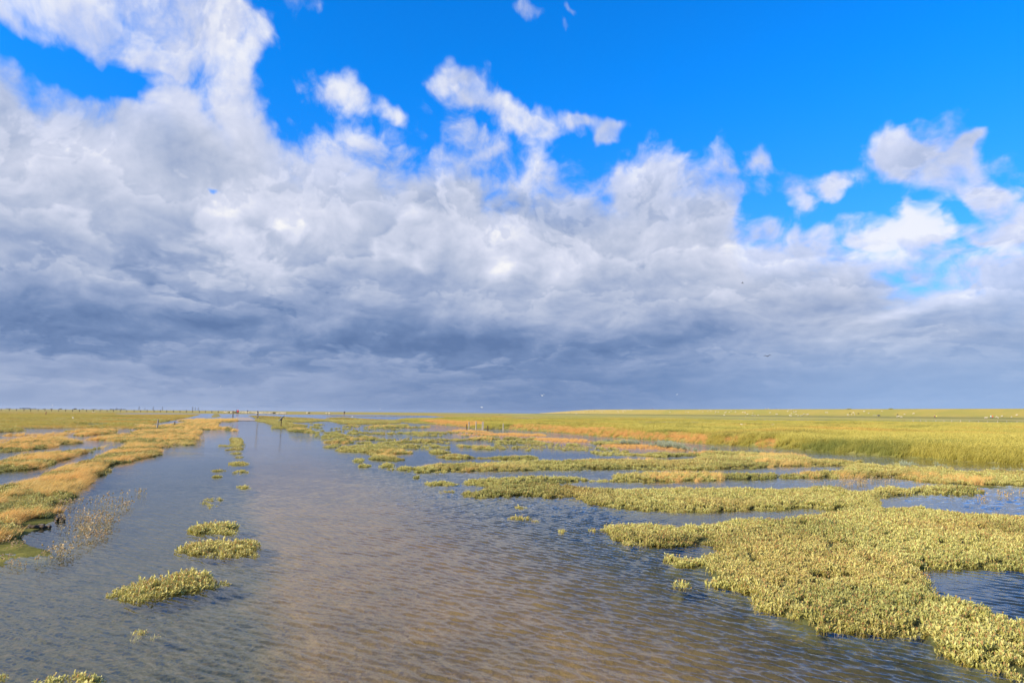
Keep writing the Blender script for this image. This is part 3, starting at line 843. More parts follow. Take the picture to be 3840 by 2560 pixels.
# ------------------------------------------------------------------ water
wm = bpy.data.materials.new('flood_water')
wm.use_nodes = True
t = NT(wm.node_tree)
for nd in list(t.n):
    t.n.remove(nd)
pos = t.new('ShaderNodeNewGeometry').outputs['Position']
dist = t.vm('LENGTH', pos)
rotp = t.mp(pos, rot=(0, 0, math.radians(40)), sc=(1, 1, 1))
r1 = t.noise(t.mp(rotp, sc=(.45, 1.0, 1)), 9.0, 3, .55, .4)
r2 = t.noise(t.mp(rotp, sc=(.55, 1.0, 1)), 34.0, 2, .5, .3)
gust = t.ss(t.noise(t.mp(pos, sc=(.35, 1, 1)), .16, 4, .55), .36, .64, .35, 1.15)
hgt = t.m('MULTIPLY', t.m('ADD', t.m('MULTIPLY', r1, t.ss(dist, 14, 40, .15, 1.0)), t.m('MULTIPLY', r2, .10)), gust)
bp = t.new('ShaderNodeBump')
bp.inputs['Strength'].default_value = 1.0
bp.inputs["Distance"].default_value = .02
t.put(bp.inputs['Height'], hgt)
fr = t.new('ShaderNodeFresnel')
fr.inputs[0].default_value = 1.333
t.put(fr.inputs['Normal'], bp.outputs[0])
gl = t.new('ShaderNodeBsdfGlossy')
gl.inputs['Color'].default_value = (1, 1, 1, 1)
t.put(gl.inputs['Roughness'], t.ss(dist, 10, 200, .015, .16))
t.put(gl.inputs['Normal'], bp.outputs[0])
tr = t.new('ShaderNodeBsdfTransparent')
tr.inputs[0].default_value = (.90, .88, .80, 1)
ms = t.new('ShaderNodeMixShader')
back = t.new('ShaderNodeNewGeometry').outputs['Backfacing']     # the unbent light path from below would otherwise count as total reflection
t.put(ms.inputs[0], t.m('ADD', t.m('MULTIPLY', fr.outputs[0], t.m('SUBTRACT', 1.0, back)), t.m('MULTIPLY', back, .07)))
t.l.new(tr.outputs[0], ms.inputs[1])
t.l.new(gl.outputs[0], ms.inputs[2])
o_ = t.new('ShaderNodeOutputMaterial')
t.l.new(ms.outputs[0], o_.inputs[0])

WA, WR = 1500, 900
wa = np.radians(np.linspace(-44, 44, WA))
wr_ = np.geomspace(2.6, 34.0, WR)
R2, A2 = np.meshgrid(wr_, wa, indexing='ij')
WX, WY = R2 * np.sin(A2), R2 * np.cos(A2)
wind = math.radians(42)                           # from behind left, towards right and away
WZ = np.zeros_like(WX)
wrng = np.random.default_rng(11)
bigv = blur(veg, 30, 34, 2)
_i = np.clip(np.interp(R2, rs, np.arange(NR)), 0, NR - 1).round().astype(int)
_j = np.clip((A2 - azs[0]) / (azs[1] - azs[0]), 0, NA - 1).round().astype(int)
calm = 1 - .85 * np.clip((bigv[_i, _j] - .25) / .35, 0, 1)          # pools ringed by plants lie quieter
latw = WX * road_n[0] + WY * road_n[1]
shelter = .30 + .80 / (1 + np.exp(-(latw - 2.2) / .9))
shelter *= .7 + .6 * fbm(WX * .35, WY * .35, 13, 3)
for k in range(64):
    fine = k % 2
    lam = (.028 if fine else .070) * math.exp(wrng.uniform(0, .85))
    th = wind + wrng.normal(0, .55 if fine else .27)
    kk = 2 * math.pi / lam
    amp = (.00064 if fine else .00190) * (lam / .12)
    ph = kk * (WX * math.sin(th) + WY * math.cos(th)) + wrng.uniform(0, 6.28)
    damp = np.exp(-(R2 * .0019 * kk / 6) ** 2)      # waves finer than the sheet's spacing
    WZ += amp * damp * (np.sin(ph) + .22 * np.cos(2 * ph)) * (.55 + .45 * shelter if fine else shelter)
fade = np.clip((34 - R2) / 12, 0, 1) * np.clip((R2 - 2.6) / .2, 0, 1) * np.clip((math.radians(44) - np.abs(A2)) / .03, 0, 1)
WZ *= calm * fade * (1 - .55 * np.clip((R2 - 9) / 14, 0, 1))
wi = np.arange(WR * WA).reshape(WR, WA)
wq = np.stack([wi[:-1, :-1], wi[:-1, 1:], wi[1:, 1:], wi[1:, :-1]], -1).reshape(-1, 4)
wco = np.stack([WX, WY, WZ], -1).reshape(-1, 3)
# open sheet round it, out to the horizon
extra_co, extra_q = [], []


def sector(a0, a1, radii, n):
    base = len(wco) + len(extra_co)
    aa = np.linspace(a0, a1, n)
    for rr in radii:
        for a_ in aa:
            extra_co.append((rr * math.sin(a_), rr * math.cos(a_), 0.0))
    for i in range(len(radii) - 1):
        for j in range(n - 1):
            p0 = base + i * n + j
            extra_q.append((p0, p0 + 1, p0 + n + 1, p0 + n))


aw = math.radians(44)
sector(-aw, aw, list(np.geomspace(34, 16000, 30)), 150)
sector(-aw, aw, [.05, 2.6], 150)
sector(aw, 2 * math.pi - aw, [.05, 2.6, 34, 400, 16000], 80)
wme = np_mesh('water', np.vstack([wco, np.array(extra_co)]), np.vstack([wq, np.array(extra_q)]), [wm])
water = link(bpy.data.objects.new('water', wme))
tag(water, kind='structure')

# ------------------------------------------------------------------ plants: prototypes
def leaf_mat(name, c_lo, c_hi, tip, transl=.25, rough=.6, dark=(.13, .16, .03)):
    """c_lo..c_hi by leaf, 'tip' mixed in by the clump's own tone"""
    m = bpy.data.materials.new(name)
    m.use_nodes = True
    t = NT(m.node_tree)
    b = t.n['Principled BSDF']
    lv = attr(t, 'leaf')
    tone_ = attr(t, 'tone', 'INSTANCER')
    tone2 = attr(t, 'ctone')
    tn = t.m('ADD', tone_, tone2)
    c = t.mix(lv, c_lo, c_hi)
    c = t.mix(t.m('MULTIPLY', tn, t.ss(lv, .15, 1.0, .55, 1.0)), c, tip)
    c = t.mix(attr(t, 'dark', 'INSTANCER'), c, dark)
    c = t.mix(attr(t, 'alt'), c, (.36, .14, .055))
    t.put(b.inputs['Base Color'], c)
    b.inputs['Roughness'].default_value = rough
    b.inputs['Specular IOR Level'].default_value = .25
    tl = t.new('ShaderNodeBsdfTranslucent')
    t.put(tl.inputs[0], c)
    mx = t.new('ShaderNodeMixShader')
    mx.inputs[0].default_value = transl
    out = t.n['Material Output']
    t.l.new(b.outputs[0], mx.inputs[1])
    t.l.new(tl.outputs[0], mx.inputs[2])
    t.l.new(mx.outputs[0], out.inputs[0])
    return m


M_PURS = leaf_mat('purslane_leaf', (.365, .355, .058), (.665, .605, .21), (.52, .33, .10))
M_ORANGE = leaf_mat('rust_grass', (.55, .30, .075), (.74, .48, .155), (.48, .45, .15), .35, dark=(.48, .19, .045))
M_TALL = leaf_mat('green_grass', (.315, .275, .036), (.525, .43, .092), (.54, .28, .06), .35)
M_MEAD = leaf_mat('meadow_grass', (.36, .295, .055), (.52, .41, .10), (.56, .29, .075), .3)
M_GREY = leaf_mat('grey_shrub', (.26, .31, .18), (.40, .43, .28), (.34, .27, .12))
M_STALK = leaf_mat('flower_stalk', (.36, .31, .10), (.66, .52, .28), (.68, .47, .25), .3)

prng = np.random.default_rng(5)
_lf_t = np.array([0.0, .30, .68, 1.0])


class Clump:
    def __init__(self):
        self.v, self.f, self.leaf, self.alt = [], [], [], []
        self.n = 0

    def leaf_blade(self, p, d, up, L, Wd, curl, val, alt=0.0, widths=(.25, .8, 1.0, .12), ts=(0, .3, .68, 1)):
        """a blade from p along d, bending towards 'up' by curl"""
        d = d / np.linalg.norm(d)
        s = np.cross(d, up)
        if np.linalg.norm(s) < 1e-4:
            s = np.array([1., 0, 0])
        s /= np.linalg.norm(s)
        nn = np.cross(s, d)
        rows = []
        for tt, wd in zip(ts, widths):
            c = p + d * L * tt + nn * curl * L * tt * tt
            rows.append((c - s * Wd * .5 * wd, c + s * Wd * .5 * wd))
        b0 = self.n
        for a_, b_ in rows:
            self.v += [a_, b_]
        k = len(rows)
        for i in range(k - 1):
            q = b0 + 2 * i
            self.f.append((q, q + 1, q + 3, q + 2))
        self.n += 2 * k
        self.leaf += [val] * (2 * k)
        self.alt += [alt] * (2 * k)

    def arrays(self):
        return np.array(self.v), np.array(self.f), np.array(self.leaf), np.array(self.alt)

    def obj(self, name, m):
        v, f, l, a = self.arrays()
        me = np_mesh(name, v, f, [m], smooth=True)
        fattr(me, 'leaf', l)
        fattr(me, 'alt', a)
        return bpy.data.objects.new(name, me)


def rdir(tilt_lo, tilt_hi, lean=(0.0, 0.0)):
    th = prng.uniform(0, 2 * math.pi)
    ti = math.radians(prng.uniform(tilt_lo, tilt_hi))
    d = np.array([math.sin(ti) * math.cos(th) + lean[0], math.sin(ti) * math.sin(th) + lean[1], math.cos(ti)])
    return d / np.linalg.norm(d)


UPV = np.array([0, 0, 1.0])
LEAN = (.28, .20)


def purslane_clump():
    c = Clump()
    for s_ in range(19):
        th, r_ = prng.uniform(0, 6.283), .075 * math.sqrt(prng.random())
        base = np.array([r_ * math.cos(th), r_ * math.sin(th), 0.0])
        h = prng.uniform(.05, .10) * (1 - .3 * r_ / .075)
        sd_ = rdir(5, 42, LEAN)
        top = base + sd_ * h
        c.leaf_blade(base, top - base, rdir(0, 90), h, .0035, .05, .35, .4, (1, 1, .8, .6))
        sv = prng.random()
        for k in range(6):
            u_ = .35 + .65 * k / 5
            d = rdir(25, 95, LEAN)
            pt = base + sd_ * h * u_
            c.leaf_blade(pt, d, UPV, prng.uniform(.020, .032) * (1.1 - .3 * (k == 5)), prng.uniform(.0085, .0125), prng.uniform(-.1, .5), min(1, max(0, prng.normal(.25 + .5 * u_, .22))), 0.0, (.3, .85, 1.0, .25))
        if sv < .16:
            for k in range(3):
                c.leaf_blade(top, rdir(5, 30, LEAN), UPV, .022, .005, .1, .7, .75, (.6, 1, 1, .4))
    return c


def grass_clump(n, rad, h0, h1, wd, lean, val0=.2, val1=1.0, droop=(.2, .7), head=False):
    c = Clump()
    for i in range(n):
        th, r_ = prng.uniform(0, 6.283), rad * math.sqrt(prng.random())
        p = np.array([r_ * math.cos(th), r_ * math.sin(th), 0.0])
        d = rdir(2, 26, lean)
        L = prng.uniform(h0, h1)
        side = np.array([lean[0], lean[1], 0.01]) + prng.normal(0, .25, 3) * np.array([1, 1, 0])
        nn = side / np.linalg.norm(side)
        # 'up' chosen so that the bend goes down-wind
        s = np.cross(d, nn)
        c.leaf_blade(p, d, np.cross(s, d) if np.linalg.norm(s) > 1e-3 else UPV, L, wd * prng.uniform(.7, 1.2), 0, prng.uniform(val0, val1), 0.0, (.8, 1, .7, .08))
        # bend it
        m_ = 8
        for q in range(m_):
            tt = (0, .3, .68, 1)[q // 2]
            k = prng.uniform(*droop) if q == 0 else k
            c.v[-m_ + q] = c.v[-m_ + q] + (nn * .55 * k - UPV * .28 * k) * L * tt * tt
        if head and prng.random() < .3:
            tip = (c.v[-1] + c.v[-2]) / 2
            c.leaf_blade(tip - d * .02, d + nn * .6, UPV, .05, wd * 2.2, -.2, 1.0, .0, (.5, 1, .8, .2))
    return c


def stalk_clump(n=7, rad=.09, pink=True):
    c = Clump()
    for i in range(n):
        th, r_ = prng.uniform(0, 6.283), rad * math.sqrt(prng.random())
        p = np.array([r_ * math.cos(th), r_ * math.sin(th), -.03])
        d = rdir(3, 22, (.2, .15))
        L = prng.uniform(.08, .17)
        c.leaf_blade(p, d, rdir(60, 90), L, .0022, .1, .2, 0, (1, 1, .9, .7))
        tip = p + d * L
        hv = prng.random()
        for k in range(5):
            c.leaf_blade(tip, rdir(0, 80), UPV, prng.uniform(.018, .030), .015, .3, .6 + .4 * hv, .22 if hv < .3 else 0, (.5, 1, 1, .3))
        if prng.random() < .5:
            q = p + d * L * .6
            c.leaf_blade(q, rdir(30, 70), UPV, .025, .006, .2, .5, .2)
    return c


def shrub_clump():
    c = Clump()
    for s_ in range(16):
        d0 = rdir(5, 62, (.12, .08))
        L = prng.uniform(.14, .26)
        c.leaf_blade(np.zeros(3), d0, rdir(0, 90), L, .005, .1, .1, .3, (1, 1, .8, .5))
        for k in range(9):
            u_ = .3 + .7 * k / 8
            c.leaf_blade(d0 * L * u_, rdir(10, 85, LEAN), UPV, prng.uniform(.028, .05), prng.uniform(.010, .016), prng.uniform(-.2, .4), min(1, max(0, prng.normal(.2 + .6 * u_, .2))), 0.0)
    return c


PROTO = {
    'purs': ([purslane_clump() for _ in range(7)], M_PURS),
    'orange': ([grass_clump(34, .085, .09, .19, .0042, (.42, .28)) for _ in range(5)], M_ORANGE),
    'tall': ([grass_clump(40, .16, .28, .50, .0085, (.36, .10), .0, 1.0, (.25, .9), True) for _ in range(5)], M_TALL),
    'mead': ([grass_clump(40, .22, .10, .26, .009, (.30, .12), .0, 1.0, (.2, .8), False) for _ in range(5)], M_MEAD),
    'grey': ([shrub_clump() for _ in range(4)], M_GREY),
    'stalk': ([stalk_clump() for _ in range(5)], M_STALK),
}
# prototypes wait in collections that are not part of the scene; scatter objects pick from them
PCOL = {}
for k, (lst, m) in PROTO.items():
    c_ = bpy.data.collections.new('clumps_' + k)
    for i, cl in enumerate(lst):
        c_.objects.link(cl.obj('clump_%s_%d' % (k, i), m))
    PCOL[k] = c_


def scatter(name, kind_, P_, scale, tone_, label, cat, tilt=.12, dark=0.0):
    """P_: (n,3) positions; one object of uncountable ground cover"""
    n = len(P_)
    me = bpy.data.meshes.new(name)
    me.vertices.add(n)
    me.vertices.foreach_set('co', np.asarray(P_, dtype=np.float32).ravel())
    rot = np.stack([rng.normal(0, tilt, n), rng.normal(0, tilt, n), rng.uniform(-.7, .7, n)], -1)
    a = me.attributes.new('rot', 'FLOAT_VECTOR', 'POINT')
    a.data.foreach_set('vector', rot.astype(np.float32).ravel())
    fattr(me, 'scl', scale)
    fattr(me, 'tone', tone_)
    fattr(me, 'dark', np.zeros(n) + dark)
    a = me.attributes.new('pick', 'INT', 'POINT')
    a.data.foreach_set('value', rng.integers(0, len(PROTO[kind_][0]), n).astype(np.int32))
    o = link(bpy.data.objects.new(name, me))
    g = bpy.data.node_groups.new('scatter_' + name, 'GeometryNodeTree')
    g.interface.new_socket('Geometry', in_out='INPUT', socket_type='NodeSocketGeometry')
    g.interface.new_socket('Geometry', in_out='OUTPUT', socket_type='NodeSocketGeometry')
    N = g.nodes.new
    gi, go = N('NodeGroupInput'), N('NodeGroupOutput')
    ip = N('GeometryNodeInstanceOnPoints')
    ci = N('GeometryNodeCollectionInfo')
    ci.inputs['Collection'].default_value = PCOL[kind_]
    ci.inputs['Separate Children'].default_value = True
    ci.inputs['Reset Children'].default_value = True

    def na(nm, dt):
        q = N('GeometryNodeInputNamedAttribute')
        q.data_type = dt
        q.inputs['Name'].default_value = nm
        return q.outputs['Attribute']
    L = g.links.new
    L(gi.outputs[0], ip.inputs['Points'])
    L(ci.outputs[0], ip.inputs['Instance'])
    ip.inputs['Pick Instance'].default_value = True
    L(na('pick', 'INT'), ip.inputs['Instance Index'])
    e2r = N('FunctionNodeEulerToRotation')
    L(na('rot', 'FLOAT_VECTOR'), e2r.inputs[0])
    L(e2r.outputs[0], ip.inputs['Rotation'])
    L(na('scl', 'FLOAT'), ip.inputs['Scale'])
    L(ip.outputs[0], go.inputs[0])
    md = o.modifiers.new('scatter', 'NODES')
    md.node_group = g
    return tag(o, label, cat, kind='stuff')


def sample(bands, amax=46):
    """random ground points in rings: (r0, r1, points per square metre)"""
    out = []
    for r0, r1, dn in bands:
        ang = math.radians(2 * amax)
        area = .5 * ang * (r1 * r1 - r0 * r0)
        n = int(area * dn)
        r_ = np.sqrt(rng.uniform(r0 * r0, r1 * r1, n))
        a_ = rng.uniform(-ang / 2, ang / 2, n)
        out.append(np.stack([r_ * np.sin(a_), r_ * np.cos(a_), r_], -1))
    return np.vstack(out)


def near_scale(d, table):
    return np.interp(d, [q[0] for q in table], [q[1] for q in table])


# sea purslane mats
sp = sample([(2.5, 9, 190), (9, 16, 130), (16, 30, 62), (30, 60, 22), (60, 130, 7)])
cl = classes(sp[:, 0], sp[:, 1])
keep = (cl['purs'] & (rng.random(len(sp)) < .97))
keep |= cl['left'] & (fbm(sp[:, 0] * .9, sp[:, 1] * .9, 40, 3) > .41)
keep |= cl['mid'] & (rng.random(len(sp)) < .8)
spx, spy = cl['px'], cl['py']
thin_ = np.zeros(len(sp), bool)
for pl in SPARSE:
    thin_ |= inside(pl, spx, spy)
keep |= thin_ & (fbm(sp[:, 0] * .5, sp[:, 1] * .25, 47, 4) > .57) & (rng.random(len(sp)) < .30) & ~cl['bank']
keep |= cl['far'] & (sp[:, 2] < 130) & (sp[:, 0] < 0) & (fbm(sp[:, 0] * .25, sp[:, 1] * .25, 41, 3) > .55) & (rng.random(len(sp)) < .5)
q = sp[keep]
isl = cl['left'][keep]
hum = fbm(q[:, 0] * 1.1, q[:, 1] * 1.1, 50, 3)
sc_ = near_scale(q[:, 2], [(3, .78), (12, .92), (30, 1.18), (60, 1.5), (130, 2.2)]) * rng.uniform(.75, 1.2, len(q)) * (.62 + .72 * hum)
tn_ = np.clip(1.5 * (fbm(q[:, 0] * .8, q[:, 1] * .8, 60, 4) - .48), 0, .55) + .12 * rng.random(len(q)) + np.where(isl, .18, 0)
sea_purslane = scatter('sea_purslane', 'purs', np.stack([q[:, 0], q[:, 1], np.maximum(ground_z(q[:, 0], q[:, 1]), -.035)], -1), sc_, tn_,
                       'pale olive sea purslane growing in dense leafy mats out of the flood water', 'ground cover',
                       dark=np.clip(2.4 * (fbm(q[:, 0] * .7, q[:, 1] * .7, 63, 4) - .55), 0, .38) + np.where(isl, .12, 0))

# rust coloured grass: left bank, drift islands, foot of the right bank
sp = sample([(4, 14, 120), (14, 30, 70), (30, 60, 26), (60, 130, 7)])
cl = classes(sp[:, 0], sp[:, 1])
f1 = fbm(sp[:, 0] * .9, sp[:, 1] * .9, 40, 3)
edge_b = blur(CL['bank'], 10, 6)
bi = np.clip(np.interp(sp[:, 2], rs, np.arange(NR)), 0, NR - 1).round().astype(int)
bj = np.clip((np.arctan2(sp[:, 0], sp[:, 1]) - azs[0]) / (azs[1] - azs[0]), 0, NA - 1).round().astype(int)
eb = edge_b[bi, bj]
keep = cl['left'] & (f1 < .54)
keep |= cl['rust'] & (rng.random(len(sp)) < .8)
keep |= cl['pink'] & (rng.random(len(sp)) < .45)
keep |= cl['brust']
keep |= cl['purs'] & (sp[:, 2] > 17) & (fbm(sp[:, 0] * .45, sp[:, 1] * .45, 44, 3) > .6) & (rng.random(len(sp)) < .4)
q = sp[keep]
sc_ = near_scale(q[:, 2], [(3, .85), (12, .95), (30, 1.1), (60, 1.5), (130, 2.4)]) * rng.uniform(.75, 1.25, len(q)) * np.where(cl['rust'][keep], .55, 1)
tn_ = np.clip(2.2 * (fbm(q[:, 0] * .5, q[:, 1] * .5, 61, 4) - .50), 0, .8)
rust_grass = scatter('rust_grass', 'orange', np.stack([q[:, 0], q[:, 1], np.maximum(ground_z(q[:, 0], q[:, 1]), -.03)], -1), sc_, tn_,
                     'rusty orange grass bent by the wind along the left bank and drift islands', 'grass',
                     dark=np.where(cl['brust'][keep], .45, np.where(cl['rust'][keep], .25, 0)))

# tall green grass on the right bank
sp = sample([(14, 32, 75), (32, 60, 40), (60, 120, 14), (120, 200, 5)])
cl = classes(sp[:, 0], sp[:, 1])
bi = np.clip(np.interp(sp[:, 2], rs, np.arange(NR)), 0, NR - 1).round().astype(int)
bj = np.clip((np.arctan2(sp[:, 0], sp[:, 1]) - azs[0]) / (azs[1] - azs[0]), 0, NA - 1).round().astype(int)
eb = edge_b[bi, bj]
wide = blur(CL['bank'], 22, 10)[bi, bj]
fol = fbm(sp[:, 0] * .16, sp[:, 1] * .16, 80, 4)
keep = cl['bank'] & (pur[bi, bj] < .3) & ~(cl['brust'] & (rng.random(len(sp)) < .9))
q = sp[keep]
tallness = np.clip(.42 + (cl['py'][keep] - 1588) / 40.0, .42, 1.0)
sc_ = near_scale(q[:, 2], [(15, .82), (40, .85), (80, .9), (200, 1.1)]) * rng.uniform(.75, 1.2, len(q)) * tallness * (.45 + 1.1 * fol[keep]) * np.where(eb[keep] < .7, .75, 1)
tn_ = np.clip(2.6 * (fbm(q[:, 0] * .12, q[:, 1] * .12, 81, 4) - .53), 0, .55) + 0 * np.where((eb[keep] < .82) & (cl['px'][keep] < 2750), .4 * (fbm(q[:, 0] * .2, q[:, 1] * .2, 70, 3) > .42), 0)
tall_grass = scatter('tall_grass', 'tall', np.stack([q[:, 0], q[:, 1], ground_z(q[:, 0], q[:, 1]) - .02], -1), sc_, tn_,
                     'tall green grass leaning in the wind on the bank beyond the channel', 'grass',
                     dark=np.clip(3.2 * (fbm(q[:, 0] * .28, q[:, 1] * .28, 83, 4) - .54), 0, .75))

# meadow grass further out
sp = sample([(20, 60, 14), (60, 130, 8), (130, 260, 3.0), (260, 420, 1.0)])
cl = classes(sp[:, 0], sp[:, 1])
keep = cl['far'] & (rng.random(len(sp)) < .9)
keep |= cl['mid'] & (rng.random(len(sp)) < .4)
q = sp[keep]
sc_ = near_scale(q[:, 2], [(20, .7), (60, .8), (130, .9), (220, .8), (300, .55), (420, .5)]) * rng.uniform(.6, 1.2, len(q)) * np.where(q[:, 0] > 0, .8, 1.0)
tn_ = np.clip(3.6 * (fbm(q[:, 0] * .045, q[:, 1] * .07, 91, 5) - np.where(q[:, 0] < 0, .43, .52)), 0, .85)
band = (cl['py'][keep] - yh(cl['px'][keep]))
tn_ = np.clip(tn_ + np.where((q[:, 0] < 0) & (band > 7) & (band < 16), .6, 0), 0, .95)
meadow_grass = scatter('meadow_grass', 'mead', np.stack([q[:, 0], q[:, 1], ground_z(q[:, 0], q[:, 1]) - .01], -1), sc_, tn_,
                       'ochre and green salt meadow grass on the low land beyond the flood', 'grass',
                       dark=np.clip(3.0 * (fbm(q[:, 0] * .10, q[:, 1] * .14, 95, 4) - .56), 0, .7))

# drowned flower stalks poking from the shallows
STK = [poly(('c4', [(350, 480), (520, 470), (650, 440), (880, 380), (900, 400), (780, 470), (780, 520), (700, 560), (680, 610), (600, 640), (500, 690), (400, 700), (360, 600)])),
       poly(('c4', [(0, 720), (400, 700), (680, 660), (720, 700), (640, 800), (480, 870), (300, 860), (150, 890), (0, 880)])), poly(('c4', [(500, 480), (640, 470), (620, 800), (400, 830), (420, 650)])),
       poly(('s2', [(1060, 640), (1100, 560), (1280, 600), (1200, 680), (900, 740), (700, 760), (560, 745)])), poly(('s5', [(0, 720), (900, 700), (1400, 730), (1350, 790), (600, 800), (0, 770)])),
       poly(('c6', [(1000, 330), (1400, 320), (1700, 330), (1750, 345), (1300, 370), (1050, 360)])), poly(('c6', [(1900, 440), (2352, 410), (2352, 470), (2000, 460)])),
       poly(('s4', [(1300, 770), (1700, 730), (2352, 730), (2352, 780), (1800, 800)]))]
sp = sample([(4, 12, 40), (12, 25, 14), (25, 70, 4.0)])
px_, py_ = to_px(sp[:, 0], sp[:, 1], np.zeros(len(sp)))
keep = np.zeros(len(sp), bool)
for pl in STK:
    keep |= inside(pl, px_, py_)
keep &= (fbm(sp[:, 0] * 2.2, sp[:, 1] * 2.2, 33, 3) > .44) & ~classes(sp[:, 0], sp[:, 1])['left']
q = sp[keep]
stalks = scatter('flower_stalks', 'stalk', np.stack([q[:, 0], q[:, 1], np.full(len(q), -.02)], -1), near_scale(q[:, 2], [(4, .8), (12, .9), (40, 1.3), (80, 2)]) * rng.uniform(.6, 1.2, len(q)),
                 rng.uniform(0, .8, len(q)), 'sparse pinkish dead flower stalks poking out of the shallow water', 'plants')


# ------------------------------------------------------------------ single tussocks standing in the water
def realise(name, kind_, pts, scales, tones, m=None):
    V_, F_, L_, A_, T_ = [], [], [], [], []
    off = 0
    for (p, s_, tn) in zip(pts, scales, tones):
        v, f, l, a = PROTO[kind_][0][int(rng.integers(0, len(PROTO[kind_][0])))].arrays()
        an = rng.uniform(-.7, .7)
        R_ = np.array([[math.cos(an), -math.sin(an), 0], [math.sin(an), math.cos(an), 0], [0, 0, 1]])
        V_.append((v * s_) @ R_.T + p)
        F_.append(f + off)
        off += len(v)
        L_.append(l)
        A_.append(a)
        T_.append(np.full(len(v), tn))
    me = np_mesh(name, np.vstack(V_), np.vstack(F_), [m or PROTO[kind_][1]])
    fattr(me, 'leaf', np.concatenate(L_))
    fattr(me, 'alt', np.concatenate(A_))
    fattr(me, 'ctone', np.concatenate(T_))
    return me


def tussock(pl, label, dens=115, h=.09, name='plant_tuft', cat='plant', kind_='purs', sc0=.9, thin=1.0, group='plant tufts standing in the flood water', z0=-.03, tn0=.05):
    lo, hi = pl.min(0), pl.max(0)
    a, b_ = Gp(lo[0], hi[1]), Gp(hi[0], hi[1])
    c_, d_ = Gp(lo[0], lo[1]), Gp(hi[0], lo[1])
    xs_ = [p.x for p in (a, b_, c_, d_)]
    ys_ = [p.y for p in (a, b_, c_, d_)]
    n = max(40, int((max(xs_) - min(xs_)) * (max(ys_) - min(ys_)) * dens * 3))
    X = rng.uniform(min(xs_), max(xs_), n)
    Y = rng.uniform(min(ys_), max(ys_), n)
    px_, py_ = warp_px(X, Y, None, None)
    ok = inside(pl, px_, py_)
    X, Y = X[ok], Y[ok]
    k = int(len(X) / 3 * thin) + 3
    X, Y = X[:k], Y[:k]
    ctr = Vector((float(X.mean()), float(Y.mean()), 0))
    rx = max(.05, float(np.abs(X - ctr.x).max()))
    ry = max(.05, float(np.abs(Y - ctr.y).max()))
    edge_ = np.clip(np.hypot((X - ctr.x) / rx, (Y - ctr.y) / ry), 0, 1)
    sc = sc0 * rng.uniform(.75, 1.15, len(X)) * (1.12 - .45 * edge_ ** 2)
    me = realise(name, kind_, np.stack([X - ctr.x, Y - ctr.y, np.full(len(X), z0)], -1), sc, tn0 + .25 * rng.random(len(X)))
    o = link(bpy.data.objects.new(name, me))
    o.location = ctr
    return tag(o, label, cat, group)


tussock(poly(('c4', [(1130, 640), (1140, 600), (1200, 575), (1300, 560), (1400, 570), (1450, 590), (1490, 610), (1490, 635), (1420, 658), (1280, 664), (1180, 660)]), h=.08), 'rounded olive tuft rising from the water just behind a wider tuft', sc0=1.22)
tussock(poly(('c4', [(1070, 750), (1100, 710), (1180, 675), (1300, 670), (1450, 675), (1520, 670), (1550, 690), (1540, 720), (1560, 770), (1600, 787), (1500, 797), (1300, 795), (1150, 787)]), h=.07), 'broad olive tuft with reddish tips directly in front of the rounded tuft', tn0=.15, sc0=1.2)
tussock(poly(('c4', [(680, 1030), (690, 980), (760, 940), (900, 920), (1000, 910), (1080, 870), (1150, 850), (1230, 870), (1290, 900), (1370, 915), (1425, 940), (1300, 978), (1180, 1005), (1080, 1025), (950, 1050), (850, 1065), (760, 1045)]), h=.06), 'long slanting tuft of fleshy leaves, nearest of the three big tufts left of the road', tn0=.1, sc0=1.15, dens=140)
tussock(poly(('c4', [(-200, 1640), (-100, 1510), (0, 1500), (60, 1510), (130, 1515), (148, 1540), (60, 1568)]), h=.03), 'leafy tuft cut off by the lower left corner of the photo', sc0=.8)
tussock(poly(('c4', [(190, 1590), (230, 1530), (380, 1512), (450, 1502), (550, 1512), (625, 1505), (630, 1530), (580, 1568), (560, 1680), (180, 1680)]), h=.03), 'leafy tuft at the bottom edge of the photo beside the corner tuft', sc0=.85)
tussock(poly(('c4', [(790, 1290), (800, 1240), (860, 1225), (890, 1260), (960, 1235), (1010, 1260), (980, 1285), (900, 1295)])), 'few loose pale leaves sticking out of the water in front of the slanting tuft', thin=.55, sc0=.7, z0=-.04)
tussock(poly(('c5', [(1495, 492), (1520, 470), (1580, 465), (1622, 488), (1600, 502), (1540, 504)]), h=.06), 'small round tuft off the right mat, the farther of two', sc0=.9)
tussock(poly(('c5', [(1430, 562), (1450, 540), (1540, 525), (1650, 560), (1640, 574), (1540, 573)]), h=.06), 'low tuft off the right mat, the nearer of two', tn0=.15, sc0=.9)
tussock(poly(('c5', [(1740, 642), (1790, 634), (1850, 640), (1840, 650), (1760, 648)])), 'sprig of leaves almost drowned near the tip of the right mat', thin=.45, sc0=.75, z0=-.035)
